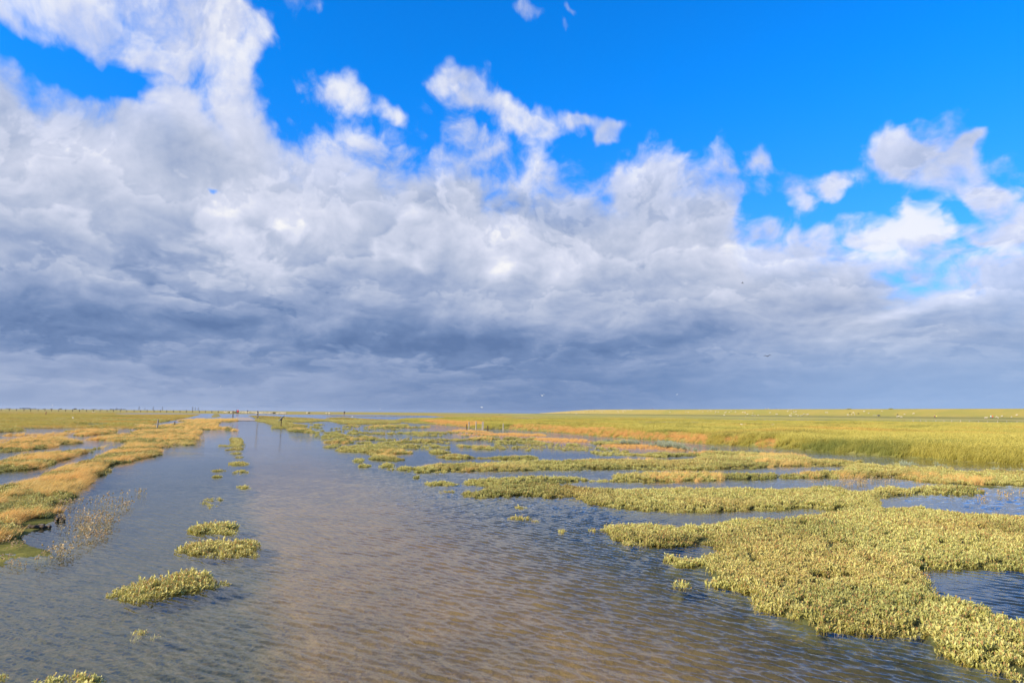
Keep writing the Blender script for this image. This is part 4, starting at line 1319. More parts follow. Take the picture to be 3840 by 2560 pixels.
# along the left edge of the drowned road
tussock(poly(('s2', [(1620, 715), (1700, 680), (1760, 655), (1720, 600), (1690, 575), (1760, 550), (1860, 555), (1890, 620), (1905, 725), (1760, 728)]), h=.05), 'tall stretched tuft at the left road edge, farthest of that row', sc0=1.1)
tussock(poly(('s2', [(1515, 715), (1560, 680), (1620, 690), (1620, 718)]), h=.04), 'small pale clump touching the left side of the stretched tuft', sc0=1.0, thin=.7)
tussock(poly(('s2', [(1660, 783), (1700, 745), (1800, 730), (1910, 735), (1915, 782), (1780, 788)]), h=.05), 'flat ended tuft at the left road edge just in front of the stretched tuft', sc0=1.05, tn0=.2)
tussock(poly(('s2', [(1660, 840), (1690, 820), (1900, 825), (1920, 850), (1800, 860)]), h=.04), 'thin strip of leaves in front of the flat ended tuft', sc0=.95, thin=.6)
tussock(poly(('s2', [(1700, 915), (1740, 890), (1880, 885), (1950, 905), (1880, 922)]), h=.04), 'scattered strip of leaves between the thin strip and a denser tuft', sc0=.9, thin=.5)
tussock(poly(('c4', [(1400, 235), (1420, 208), (1480, 203), (1518, 225), (1490, 238)]), h=.06), 'dense little tuft midway along the left road edge', sc0=1.0)
tussock(poly(('c4', [(1283, 272), (1300, 260), (1390, 262), (1385, 276)]), h=.03), 'pale sprinkle of leaves left of the road, upper of a pair', sc0=.9, thin=.6)
tussock(poly(('c4', [(1298, 310), (1310, 294), (1370, 296), (1388, 308)]), h=.03), 'pale sprinkle of leaves left of the road, lower of a pair', sc0=.9, thin=.6)
tussock(poly(('c4', [(1430, 290), (1450, 262), (1515, 265), (1500, 298)])), 'loose cluster of leaves right of the pale pair', sc0=.8, thin=.35)
tussock(poly(('c4', [(1440, 378), (1460, 350), (1500, 355), (1525, 374), (1490, 382)]), h=.04), 'small upright tuft nearest on the left road edge before the open water', sc0=.9, thin=.7)
tussock(poly(('c4', [(1210, 490), (1240, 460), (1290, 425), (1380, 440), (1360, 465), (1300, 500)])), 'wispy straggling leaves behind the rounded tuft', sc0=.8, thin=.22)
# grey green shrubs on the drift islands
SHG = 'grey green shrubs on the drift islands'
def shrub(pl, label, sc0=.9):
    return tussock(pl, label, dens=26, name='grey_shrub', cat='shrub', kind_='grey', sc0=sc0, group=SHG, z0=0.0)


shrub(poly(('s5', [(1060, 655), (1200, 625), (1330, 620), (1440, 640), (1380, 665), (1150, 664)]), h=.1), 'low grey green shrub at the left end of the drift island', .8)
shrub(poly(('s5', [(1340, 685), (1450, 640), (1520, 612), (1640, 640), (1840, 655), (1860, 680), (1600, 695)]), h=.15), 'grey green shrub in the middle of the drift island by the channel', 1.0)
shrub(poly(('s5', [(2000, 720), (2100, 668), (2250, 650), (2352, 655)]), ('s6', [(100, 668), (230, 690), (350, 740), (560, 775), (450, 800), (200, 780), (0, 760)]), h=.15), 'widest grey green shrub at the right end of the drift island', 1.1)
shrub(poly(('s6', [(750, 800), (800, 765), (900, 758), (980, 775), (980, 805)]), h=.12), 'small brownish shrub at the edge of the pale mat by the channel', .8)
shrub(poly(('s6', [(1580, 830), (1640, 795), (1740, 800), (1830, 840), (1700, 855)]), h=.14), 'grey green shrub overhanging the channel right of the brownish one', .9)
shrub(poly(('c6', [(1750, 255), (1790, 232), (1880, 228), (1930, 248), (1900, 264), (1800, 266)]), h=.16), 'dense grey shrub on the bare ground near the right edge', 1.0)
shrub(poly(('c6', [(1510, 245), (1560, 220), (1660, 220), (1730, 245), (1650, 262)]), h=.14), 'grey green shrub left of the dense grey shrub', .9)
shrub(poly(('c6', [(2120, 270), (2180, 250), (2352, 262), (2420, 285), (2300, 298)]), h=.16), 'ragged grey shrub cut by the right edge of the photo', 1.0)

# ------------------------------------------------------------------ the sea dike
def smooth_path(pts, n):
    P_ = np.array(pts, float)
    seg = np.concatenate([[0], np.cumsum(np.hypot(*np.diff(P_, axis=0).T))])
    s_ = np.linspace(0, seg[-1], n)
    out = np.stack([np.interp(s_, seg, P_[:, 0]), np.interp(s_, seg, P_[:, 1])], -1)
    for _ in range(12):
        out[1:-1] = (out[:-2] + 2 * out[1:-1] + out[2:]) / 4
    return out


crest = np.vstack([smooth_path([(570, -200), (300, 400), (201, 620), (96, 860)], 90), smooth_path([(96, 860), (140, 2000), (250, 5000), (380, 9000)], 60)[1:]])
for _ in range(2):
    crest[1:-1] = (crest[:-2] + 2 * crest[1:-1] + crest[2:]) / 4
tan_ = np.gradient(crest, axis=0)
tan_ /= np.linalg.norm(tan_, axis=1)[:, None]
sea = np.stack([-tan_[:, 1], tan_[:, 0]], -1)             # towards the marsh (left of the path's direction)
prof = [(-34, .9), (-20, 3.4), (-4, 6.72), (-3, 6.85), (0, 6.9), (1.2, 6.8), (3, 6.4), (9, 5.0), (16, 3.35), (22, 2.05), (25, 1.62), (25.2, 1.66), (28.2, 1.62), (28.4, 1.55), (36, 1.25), (60, .92), (90, .60), (125, .20)]
nP, nC = len(crest), len(prof)
dco = np.zeros((nP, nC, 3))
for j, (o_f, z_) in enumerate(prof):
    dco[:, j, :2] = crest + sea * o_f
    dco[:, j, 2] = z_ + .10 * (fbm(np.arange(nP) * .31 + j, np.full(nP, j * .7), 19, 3) - .5) * (0 if 25 <= o_f <= 28.3 else 1)
di = np.arange(nP * nC).reshape(nP, nC)
dq = np.stack([di[:-1, :-1], di[1:, :-1], di[1:, 1:], di[:-1, 1:]], -1).reshape(-1, 4)[:, ::-1]
dm, t, b = mat('dike_turf', rough=.95, spec=.1)
pos = t.new('ShaderNodeNewGeometry').outputs['Position']
off = attr(t, 'off')
n1 = t.noise(pos, .05, 6, .6)
n2 = t.noise(pos, .6, 5, .65)
slope = t.mix(t.ss(n1, .35, .65), (.27, .235, .05), (.34, .26, .06))
gold = t.mix(t.ss(n2, .3, .7), (.44, .30, .10), (.38, .29, .085))
slope = t.mix(attr(t, 'gold'), slope, gold)
slope = t.mix(t.m('MULTIPLY', t.ss(n2, .45, .75), .5), slope, (.23, .21, .05))
foot = t.mix(t.ss(n1, .4, .6), (.20, .185, .045), (.25, .215, .055))
foot = t.mix(t.m('MULTIPLY', t.ss(off, 62, 90), 1.0), foot, (.33, .28, .085))
cc = t.mix(t.ss(off, 23, 26), slope, foot)
t.put(b.inputs['Base Color'], cc)
bp = t.new('ShaderNodeBump')
bp.inputs['Strength'].default_value = .8
bp.inputs['Distance'].default_value = .25
t.put(bp.inputs['Height'], n2)
t.put(b.inputs['Normal'], bp.outputs[0])
dme = np_mesh('dike', dco.reshape(-1, 3), dq, [dm])
fattr(dme, 'off', np.tile([p[0] for p in prof], nP))
dpx, _q = to_px(dco[..., 0], dco[..., 1], dco[..., 2])
fattr(dme, 'gold', np.clip((2560 - dpx) / 500, 0, 1).ravel() * np.tile([1.0 if p[0] < 24 else 0.0 for p in prof], nP))
dike = link(bpy.data.objects.new('dike', dme))
tag(dike, kind='structure')
# the service track along its foot
trk = noisy('track_concrete', (.36, .33, .26), (.46, .42, .34), .8, .9, .1)
ta, tb_ = crest + sea * 25.3, crest + sea * 28.1
tco = np.concatenate([np.column_stack([ta, np.full(nP, 1.69)]), np.column_stack([tb_, np.full(nP, 1.66)])])
tq = np.array([(i, i + nP, i + nP + 1, i + 1) for i in range(95)])
track = link(bpy.data.objects.new('path', np_mesh('path', tco, tq, [trk])))
tag(track, kind='structure')
dbvh = BVHTree.FromPolygons([Vector(p) for p in dco.reshape(-1, 3)], [tuple(q) for q in dq])
EYEV = Vector((0, 0, EYE))


def on_land(px, py):
    """photo point -> dike surface if the sight line hits it, else the ground"""
    h_ = dbvh.ray_cast(EYEV, ray(px, py))
    d = ray(px, py)
    g = on_ground(px, py) if d.z < -0.0004 else None
    if h_[0] is not None and (g is None or (h_[0] - EYEV).length < (g - EYEV).length + 3):
        return h_[0]
    return g


def S_(tag_, x, y_):
    return src(tag_, x, y_)


def dist_of(p):
    return (Vector((p.x, p.y, 0))).length


# ------------------------------------------------------------------ bridge slab and dry piece of road
conc = noisy('bridge_concrete', (.27, .215, .17), (.36, .29, .23), 2.0, .9, .2)
slab_y0 = float(Gp(*S_('s2', 1990, 272)).dot(Vector((road_d[0], road_d[1], 0))))
slab_y1 = slab_y0 * 1.42


def road_pt(l, a, z):
    return (road_n[0] * l + road_d[0] * a, road_n[1] * l + road_d[1] * a, z)


bm = bmesh.new()
rowsb = [(slab_y0 - .02, -.12), (slab_y0, .07), (slab_y0 + .6, .10), (slab_y0 + (slab_y1 - slab_y0) * .5, .14), (slab_y1 - .6, .10), (slab_y1, .05), (slab_y1 + .05, -.12)]
vr = []
for a_, z_ in rowsb:
    vr.append([bm.verts.new(road_pt(l, a_, zz)) for l, zz in ((.32, -.12), (.36, z_), (1.85, z_ + .015 * (z_ > 0)), (3.16, z_), (3.2, -.12))])
for i in range(len(vr) - 1):
    for j in range(4):
        bm.faces.new((vr[i][j], vr[i][j + 1], vr[i + 1][j + 1], vr[i + 1][j]))
me = bpy.data.meshes.new('road')
bm.normal_update()
bm.to_mesh(me)
bm.free()
me.materials.append(conc)
road = link(bpy.data.objects.new('road', me))
tag(road, kind='structure')

# ------------------------------------------------------------------ posts
wood_d = noisy('dark_wood', (.05, .033, .021), (.10, .07, .045), 6, .9, .6, (1, 1, .15))
wood_p = noisy('pale_wood', (.34, .28, .20), (.50, .42, .31), 7, .9, .6, (1, 1, .12))
wood_g = noisy('grey_wood', (.22, .19, .15), (.36, .31, .25), 7, .9, .6, (1, 1, .12))
wood_r = noisy('red_wood', (.20, .06, .04), (.30, .11, .07), 6, .85, .4, (1, 1, .15))
metal = noisy('grey_metal', (.30, .31, .32), (.38, .39, .40), 9, .5, .1)


def post_mesh(h, r0, seed=0, sides=9, lean=(0, 0), top='round', m=None, base=-.15):
    R_ = random.Random(seed)
    bm = bmesh.new()
    rings = []
    lv = [base, 0, h * .3, h * .62, h * .86, h - r0 * .5, h]
    for i, z_ in enumerate(lv):
        k = r0 * (1.08 - .14 * max(0, z_) / h) * (1 if i < len(lv) - 1 else .62)
        cx = lean[0] * z_ + R_.uniform(-.06, .06) * r0
        cy = lean[1] * z_ + R_.uniform(-.06, .06) * r0
        ring = []
        for j in range(sides):
            a_ = 2 * math.pi * j / sides
            q = k * (1 + .09 * math.sin(3 * a_ + seed) + R_.uniform(-.05, .05))
            ring.append(bm.verts.new((cx + q * math.cos(a_), cy + q * math.sin(a_), z_ + (.25 * r0 * math.cos(a_ + seed) if i >= len(lv) - 2 else 0))))
        rings.append(ring)
    for i in range(len(rings) - 1):
        for j in range(sides):
            bm.faces.new((rings[i][j], rings[i][(j + 1) % sides], rings[i + 1][(j + 1) % sides], rings[i + 1][j]))
    bm.faces.new(rings[-1])
    bm.faces.new(rings[0][::-1])
    me = bpy.data.meshes.new('post')
    bm.normal_update()
    bm.to_mesh(me)
    bm.free()
    if m:
        me.materials.append(m)
    return me


def post(tag_, xb, yb, yt, wpx, label, m, lean=(0, 0), group=None, name='wooden_post', cat='post', zfix=None):
    bx_, by_ = src(tag_, xb, yb)
    p = on_ground(bx_, by_) if zfix is None else Gp(bx_, by_, zfix)
    d = dist_of(p)
    sc = ORG[tag_][2]
    depth = p.y * math.cos(PITCH) + (p.z - EYE) * math.sin(PITCH)
    h = max(.12, (yb - yt) * sc * depth / FPX)
    r_ = max(.02, .5 * wpx * sc * depth / FPX)
    o = link(bpy.data.objects.new(name, post_mesh(h, r_, seed=int(xb), lean=lean, m=m)))
    o.location = p
    tag(o, label, cat, group)
    return o, h, r_


GP = 'weathered posts in the channel'
post('s4', 1175, 410, 325, 17, 'short dark post standing in the water, first on the left of the channel posts', wood_d, group=GP)
post('s4', 1216, 398, 287, 20, 'pale weathered post right beside the short dark post', wood_g, group=GP)
post('s4', 1341, 402, 272, 19, 'pale post standing alone between two pairs of channel posts', wood_p, group=GP)
post('s4', 1450, 408, 280, 16, 'darker left post of the tight pair in the channel', wood_g, group=GP)
post('s4', 1468, 412, 284, 18, 'bright right post of the tight pair in the channel', wood_p, group=GP)
post('s4', 1546, 432, 352, 20, 'short dark stump right of the tight pair of posts', wood_d, group=GP)
post('s4', 1820, 414, 306, 17, 'pale post standing apart on the right, against the green bank', wood_p, group=GP)
LP = 'marker posts on the left bank'
post('s2', 420, 410, 247, 23, 'tall grey post on the left bank, its top with a dark knob', wood_g, lean=(.04, 0), group=LP)
post('s2', 728, 352, 282, 16, 'short dark post standing in the narrow stream behind the left bank', wood_d, group=LP)
post('s1', 803, 165, 108, 12, 'thin reddish post leaning in the far left meadow', wood_r, lean=(.18, 0), group=LP)
# gate posts at the bridge
g1, h1, r1_ = post('s2', 1756, 218, 95, 14, 'dark gate post at the left end of the bridge slab', wood_d, group='gate posts at the bridge slab', name='gate_post', cat='gate post')
# right one: two posts side by side with a pale box between, as one boxed post
p = on_ground(*src('s2', 2192, 225))
dep = p.y
hh = 128 * ORG['s2'][2] * dep / FPX
root = bpy.data.objects.new('gate_post', None)
link(root)
root.location = p
tag(root, 'thick gate post with pale patches at the right end of the bridge slab', 'gate post', 'gate posts at the bridge slab')
wpx = dep / FPX * ORG['s2'][2]
for nm, x_, hf, rr_, mm in (('post', -7 * wpx, 1.0, 7 * wpx, wood_d), ('post', 8 * wpx, .97, 7 * wpx, wood_g)):
    o = link(bpy.data.objects.new(nm, post_mesh(hh * hf, rr_, seed=int(hf * 100), m=mm)), root)
    o.location = (x_, 0, 0)


def box_mesh(sx, sy, sz, m, bev=.01, name='box', cz=0.0):
    bm = bmesh.new()
    bmesh.ops.create_cube(bm, size=1)
    for v in bm.verts:
        v.co.x *= sx
        v.co.y *= sy
        v.co.z = v.co.z * sz + cz
    if bev:
        bmesh.ops.bevel(bm, geom=bm.edges[:], offset=min(bev, sx * .3, sy * .3, sz * .3), segments=1, affect='EDGES')
    me = bpy.data.meshes.new(name)
    bm.to_mesh(me)
    bm.free()
    me.materials.append(m)
    return me


for k, zf in enumerate((.34, .72)):
    o = link(bpy.data.objects.new('board', box_mesh(20 * wpx, .05, 14 * wpx, wood_p)), root)
    o.location = (-1 * wpx, -.14, hh * zf)

# information lectern by the water: post with a slanted board
p = on_ground(*src('s3', 254, 380))
k3 = p.y / FPX * ORG['s3'][2]
root = link(bpy.data.objects.new('information_sign', None))
root.location = p
tag(root, 'brown post carrying a tilted pale board, on the mat right of the road', 'sign')
hp = 128 * k3
link(bpy.data.objects.new('post', post_mesh(hp, 7.5 * k3, 3, m=wood_d)), root)
bm_ = link(bpy.data.objects.new('board', box_mesh(.62, .80, .035, metal, .008)), root)
bm_.location = (0, 0, hp + .12)
bm_.rotation_euler = (math.radians(8), math.radians(-48), 0)
fr_ = link(bpy.data.objects.new('bracket', box_mesh(.09, .30, .10, wood_d, .01)), root)
fr_.location = (0, 0, hp + .02)


# ------------------------------------------------------------------ fences
def wire(p0, p1, r_=.006, n=10, sag=.03):
    vs, fs = [], []
    a, b_ = np.array(p0), np.array(p1)
    for i in range(n + 1):
        t_ = i / n
        c = a + (b_ - a) * t_ - np.array([0, 0, sag * 4 * t_ * (1 - t_)])
        for dx, dz in ((-r_, -r_), (r_, -r_), (r_, r_), (-r_, r_)):
            vs.append((c[0] + dx, c[1], c[2] + dz))
    for i in range(n):
        for j in range(4):
            fs.append((i * 4 + j, i * 4 + (j + 1) % 4, i * 4 + 4 + (j + 1) % 4, i * 4 + 4 + j))
    return vs, fs


def fence(label, spots, hts, mats_, wires, name='wire_fence', r_=.07, wm_=None):
    root = link(bpy.data.objects.new(name, None))
    root.location = spots[0]
    tag(root, label, 'fence')
    for i, (s_, h_) in enumerate(zip(spots, hts)):
        o = link(bpy.data.objects.new('post', post_mesh(h_, r_, seed=i, sides=7, m=mats_[i % len(mats_)])), root)
        o.location = s_ - spots[0]
    for wz in wires:
        V_, F_ = [], []
        for a, b_ in zip(spots[:-1], spots[1:]):
            v, f = wire((a - spots[0]) + Vector((0, 0, wz)), (b_ - spots[0]) + Vector((0, 0, wz)))
            F_ += [tuple(np.array(q) + len(V_)) for q in f]
            V_ += v
        me = np_mesh('wire', V_, F_, [wm_ or metal], smooth=False)
        link(bpy.data.objects.new('wire', me), root)
    return root


fx1 = [(-240, 66), (-110, 67), (20, 68), (163, 70), (290, 70), (422, 77), (540, 76), (672, 78), (793, 88), (910, 86), (1035, 88), (1157, 88), (1280, 88), (1400, 90), (1525, 92), (1648, 92), (1765, 94), (1888, 100), (2000, 102), (2120, 102), (2235, 100)]
fx2 = [(12, 102), (125, 100), (243, 102), (364, 104), (475, 108), (588, 104), (707, 108), (824, 112), (935, 114), (1045, 116), (1165, 114), (1270, 118), (1385, 118), (1497, 122)]
allp = [src('s1', *q) for q in fx1] + [src('s2', *q) for q in fx2]
lx = np.array([q[0] for q in allp])
ly = np.array([q[1] for q in allp])
fit = np.polyfit(lx, [q - yh(x) for x, q in allp], 1)
spots = []
for (x, y_) in allp:
    dy = 7.4 + .3 * math.sin(x)
    spots.append(on_ground(x, yh(x) + dy))
fence('long line of small posts along the far left meadow below the horizon', spots, [float(rng.uniform(1.3, 1.8)) for _ in spots], [wood_d], (.5, .95), r_=.22)
sx8 = [(25, 345, 40), (180, 342, 38), (297, 345, 34), (502, 345, 38), (673, 350, 42), (835, 350, 36), (1022, 354, 42), (1205, 352, 30), (1400, 360, 34), (1588, 372, 42), (1800, 374, 46), (1993, 370, 36), (2210, 380, 44), (2420, 384, 44)]
spots, hts = [], []
for (x, y_, h_) in sx8:
    q = src('s8', x, y_)
    p = on_ground(*q)
    spots.append(p)
    hts.append(h_ * ORG['s8'][2] * p.y / FPX * 1.1)
fence('row of pale posts with wire in the meadow before the dike on the right', spots, hts, [wood_p], (.25, .55), r_=.06)

# ------------------------------------------------------------------ bodies grown over a skeleton
def grow(verts, edges, radii, mats_=(), root_i=0, sub=1, name='body'):
    me = bpy.data.meshes.new(name)
    me.from_pydata(verts, edges, [])
    o = bpy.data.objects.new(name, me)
    COL.objects.link(o)
    sk = o.modifiers.new('skin', 'SKIN')
    sk.use_smooth_shade = True
    for i, r_ in enumerate(radii):
        d = me.skin_vertices[0].data[i]
        d.radius = (r_, r_) if not isinstance(r_, tuple) else r_
        d.use_root = i == root_i
    if sub:
        sb = o.modifiers.new('sub', 'SUBSURF')
        sb.levels = sub
        sb.render_levels = sub
    dg = bpy.context.evaluated_depsgraph_get()
    out = bpy.data.meshes.new_from_object(o.evaluated_get(dg))
    bpy.data.objects.remove(o)
    out.name = name
    out.materials.clear()
    for m_ in mats_:
        out.materials.append(m_)
    return out


fleece = noisy('fleece', (.52, .43, .30), (.66, .57, .42), 9, .95, .8)
face_d = mat('dark_face', (.05, .042, .036), .8)[0]
face_p = mat('pale_face', (.60, .50, .38), .8)[0]
black_w = noisy('black_fleece', (.022, .020, .018), (.05, .045, .04), 9, .95, .8)


def sheep_mesh(graze, fl, fc, stride=.06, name='sheep'):
    """facing +x, about 1.2 m long and 0.75 m at the back"""
    V_ = [(0, 0, .56), (.30, 0, .58), (.46, 0, .56), (-.28, 0, .58), (-.46, 0, .56)]        # belly line: mid, shoulder, chest, rump, tail head
    R_ = [(.24, .23), (.235, .225), (.15, .15), (.24, .225), (.13, .13)]
    Ed = [(0, 1), (1, 2), (0, 3), (3, 4)]
    if graze:
        V_ += [(.60, 0, .44), (.70, 0, .25), (.77, 0, .10), (.82, 0, .03)]
    else:
        V_ += [(.58, 0, .72), (.66, 0, .86), (.78, 0, .84), (.88, 0, .77)]
    R_ += [.10, .095, .075, .045]
    Ed += [(2, 5), (5, 6), (6, 7), (7, 8)]
    n = 9
    ez = V_[6]
    for s_ in (-1, 1):
        V_.append((ez[0] - .02, s_ * .15, ez[2] + .02))
        R_.append(.025)
        Ed.append((6, n))
        n += 1
    for (bx_, hind, ph) in ((.30, 0, 1), (-.30, 1, -1)):
        for s_ in (-1, 1):
            st = stride * ph * s_
            b0 = 1 if not hind else 3
            if hind:
                pts = [((bx_ - .02), .13 * s_, .46, .105), (bx_ + .05 + st * .3, .13 * s_, .36, .075), (bx_ - .09 + st * .7, .13 * s_, .22, .036), (bx_ - .05 + st, .13 * s_, .06, .028), (bx_ - .01 + st, .13 * s_, 0.0, .03)]
            else:
                pts = [(bx_ + .02, .12 * s_, .42, .08), (bx_ + st * .5, .12 * s_, .24, .038), (bx_ + st, .12 * s_, .06, .028), (bx_ + .03 + st, .12 * s_, 0.0, .03)]
            prev = b0
            for (x_, y_, z_, r_) in pts:
                V_.append((x_, y_, z_))
                R_.append(r_)
                Ed.append((prev, n))
                prev = n
                n += 1
    V_ += [(-.56, 0, .46), (-.58, 0, .32)]
    R_ += [.045, .03]
    Ed += [(4, n), (n, n + 1)]
    me = grow(V_, Ed, R_, (fl, fc), 0, 1, name)
    hx = V_[5][0]
    for pg in me.polygons:
        c = pg.center
        if c.z < .27 and abs(c.x) < .5 or (c.x > hx + .02):
            pg.material_index = 1
    return me


SH = {
    'graze': sheep_mesh(True, fleece, face_p), 'walk': sheep_mesh(False, fleece, face_p, .12), 'stand': sheep_mesh(False, fleece, face_p, .03),
    'dark_graze': sheep_mesh(True, fleece, face_d), 'dark_walk': sheep_mesh(False, fleece, face_d, .12),
    'black': sheep_mesh(True, black_w, face_d), 'black_walk': sheep_mesh(False, black_w, face_d, .12),
}


def lying(me):
    m2 = me.copy()
    return m2


ORD = ['first', 'second', 'third', 'fourth', 'fifth', 'sixth', 'seventh', 'eighth', 'ninth', 'tenth', 'eleventh', 'twelfth', 'thirteenth', 'fourteenth', 'fifteenth', 'sixteenth', 'seventeenth', 'eighteenth', 'nineteenth',
       'twentieth']


def ordn(i):
    if i < 20:
        return ORD[i]
    tens = ['twenty', 'thirty', 'forty', 'fifty', 'sixty', 'seventy', 'eighty', 'ninety', 'hundred']
    t_, u_ = divmod(i + 1, 10)
    if i + 1 >= 100:
        r_ = i + 1 - 100
        return 'hundredth' if r_ == 0 else 'hundred and ' + ordn(r_ - 1)
    tw = {2: 'twentieth', 3: 'thirtieth', 4: 'fortieth', 5: 'fiftieth', 6: 'sixtieth', 7: 'seventieth', 8: 'eightieth', 9: 'ninetieth'}
    return tw[t_] if u_ == 0 else tens[t_ - 2] + '-' + ORD[u_ - 1]


def put_sheep(px, py, kind_, label, group, sc=1.0, rot=None, ofs=0.0):
    p = on_land(px, py)
    if p is None:
        return None
    o = bpy.data.objects.new('sheep', SH[kind_])
    link(o)
    o.location = p
    o.scale = (sc, sc, sc)
    o.rotation_euler = (0, 0, rng.choice([0, math.pi]) + rng.normal(0, .5) if rot is None else rot)
    return tag(o, label, 'sheep', group)


# the flock crossing beyond the gate (feet rows), walking to the right
fl = [('s2', 1605, 118, 'dark_walk'), ('s2', 1632, 124, 'walk'), ('s2', 1648, 120, 'walk'), ('s2', 1690, 128, 'black_walk'), ('s2', 1722, 132, 'dark_walk'), ('s2', 1738, 124, 'walk'), ('s2', 1792, 128, 'black_walk'), ('s2', 1882, 130, 'dark_walk'),
      ('s2', 1925, 130, 'walk'), ('s2', 1955, 128, 'walk'), ('s2', 1990, 132, 'walk'), ('s2', 2035, 134, 'dark_walk'), ('s2', 2062, 132, 'walk'), ('s2', 2092, 132, 'dark_graze'), ('s2', 2125, 134, 'walk'), ('s2', 2150, 132, 'walk'), ('s2', 2172, 136, 'walk'),
      ('s2', 2225, 140, 'walk'), ('s2', 2250, 138, 'walk'), ('s2', 2282, 142, 'walk'), ('s2', 2315, 140, 'walk'), ('s2', 2340, 142, 'dark_walk'),
      ('s3', 25, 142, 'walk'), ('s3', 62, 140, 'walk'), ('s3', 88, 142, 'dark_walk'), ('s3', 132, 140, 'black_walk'), ('s3', 182, 142, 'walk'), ('s3', 205, 144, 'walk'), ('s3', 232, 140, 'walk'), ('s3', 262, 140, 'walk'), ('s3', 296, 142, 'walk'), ('s3', 325, 142, 'dark_graze')]
DESC = {'walk': 'cream sheep walking', 'dark_walk': 'cream sheep with dark face walking', 'black_walk': 'black sheep walking', 'dark_graze': 'cream sheep with lowered dark head', 'graze': 'cream sheep grazing', 'stand': 'cream sheep standing', 'black': 'black sheep grazing'}
FG = 'flock of sheep crossing beyond the bridge slab'
for i, (tg, x, y_, kd) in enumerate(fl):
    px_, py_ = src(tg, x, y_)
    put_sheep(px_, py_ + 2.2, kd, '%s in the flock beyond the slab, %s from the left' % (DESC[kd], ordn(i)), FG, rng.uniform(1.08, 1.25), rng.normal(.05, .22))
for (x, y_, kd, lb) in ((712, 138, 'walk', 'cream sheep straggling behind the flock, left of the black one'), (745, 142, 'black_walk', 'black sheep straggling beside a cream sheep between flock and shepherd'),
                        (1055, 142, 'dark_graze', 'cream sheep with lowered head, left one of the pair nearest the lone walker'), (1105, 146, 'dark_walk', 'cream sheep with dark face, right one of the pair nearest the lone walker')):
    px_, py_ = src('s3', x, y_)
    put_sheep(px_, py_ + 1.6, kd, lb, 'sheep straggling behind the flock', rng.uniform(1.08, 1.2), rng.normal(.05, .2))

dk = {'s5': [(350, 137), (415, 135), (485, 130, 'b'), (520, 128, 'b'), (590, 142), (755, 150), (770, 150), (590, 123), (655, 130, 'b'), (828, 109), (868, 102), (888, 122), (955, 90), (975, 113, 'b'), (1020, 83, 'b'), (1045, 93), (1080, 96, 'b'), (1180, 108), (1215, 103), (1232, 92), (1257, 100), (1212, 122),
             (1490, 110), (1505, 126), (1572, 100), (1590, 103), (1612, 91), (1632, 105), (1580, 123), (1676, 83), (1722, 80), (1733, 92), (2187, 91)],
      's6': [(45, 78), (55, 123), (335, 123), (383, 127), (580, 92), (640, 121), (728, 107), (757, 94), (778, 100), (867, 116), (857, 139), (910, 123), (1030, 134), (1047, 121), (1105, 123), (1140, 99), (1217, 121), (1348, 125), (1385, 130), (1388, 144), (1015, 176), (1425, 165), (1520, 142), (1512, 181),
             (1545, 184), (1565, 181), (1615, 177), (1747, 66), (1795, 66), (1822, 136), (1980, 81), (1930, 160), (1955, 161), (2155, 82), (2200, 85), (2137, 111), (2240, 114), (2282, 120), (2245, 131), (2198, 153), (2170, 186), (2200, 191), (2285, 165), (2318, 189)],
      's7': [(20, 228), (52, 217), (80, 194), (110, 195), (155, 205), (172, 198), (538, 161), (571, 158), (1003, 207), (1048, 172, 'b'), (1120, 163), (1090, 195), (1148, 208), (1225, 180, 'b'), (1345, 136), (1448, 170), (1723, 128), (2048, 206, 'b'), (2040, 248), (2075, 238), (2127, 252), (2195, 197)],
      's8': [(37, 181), (1533, 272), (1563, 273), (1777, 256), (1812, 273), (1887, 240), (2090, 256), (2200, 212)]}
lst = []
for tg, L in dk.items():
    for q in L:
        px_, py_ = src(tg, q[0], q[1])
        lst.append((px_, py_, len(q) > 2))
lst.sort()
rows = {'crest': [], 'slope': [], 'foot': []}
for (px_, py_, bk) in lst:
    p = on_land(px_, py_)
    if p is None:
        continue
    rows['crest' if p.z > 5.9 else ('slope' if p.z > 1.75 else 'foot')].append((px_, py_, bk))
NMR = {'crest': 'along the dike crest', 'slope': 'on the dike slope', 'foot': 'below the dike track'}
for rw, L in rows.items():
    cnt = {True: 0, False: 0}
    tot = {True: sum(1 for q in L if q[2]), False: sum(1 for q in L if not q[2])}
    for (px_, py_, bk) in L:
        i = cnt[bk]
        cnt[bk] += 1
        kd = 'black' if bk else str(rng.choice(['graze', 'graze', 'stand', 'dark_graze', 'walk']))
        near = ''
        c_ = 'black' if bk else 'cream'
        po = 'the leftmost' if i == 0 else ('the rightmost' if i == tot[bk] - 1 else ordn(i) + ' from the left')
        put_sheep(px_, py_, kd, '%s sheep %s, %s there' % (c_, NMR[rw], po + (' of its colour' if tot[True] > 1 and tot[False] > 0 else '')), 'sheep grazing on the dike', rng.uniform(.85, 1.05))

# ------------------------------------------------------------------ people
skin_m = mat('skin', (.52, .32, .22), .6)[0]
hair_m = mat('hair', (.06, .04, .025), .7)[0]
hair_w = mat('grey_hair', (.45, .43, .40), .7)[0]


def cloth(name, c):
    return noisy(name, tuple(q * .85 for q in c), c, 12, .85, .15)


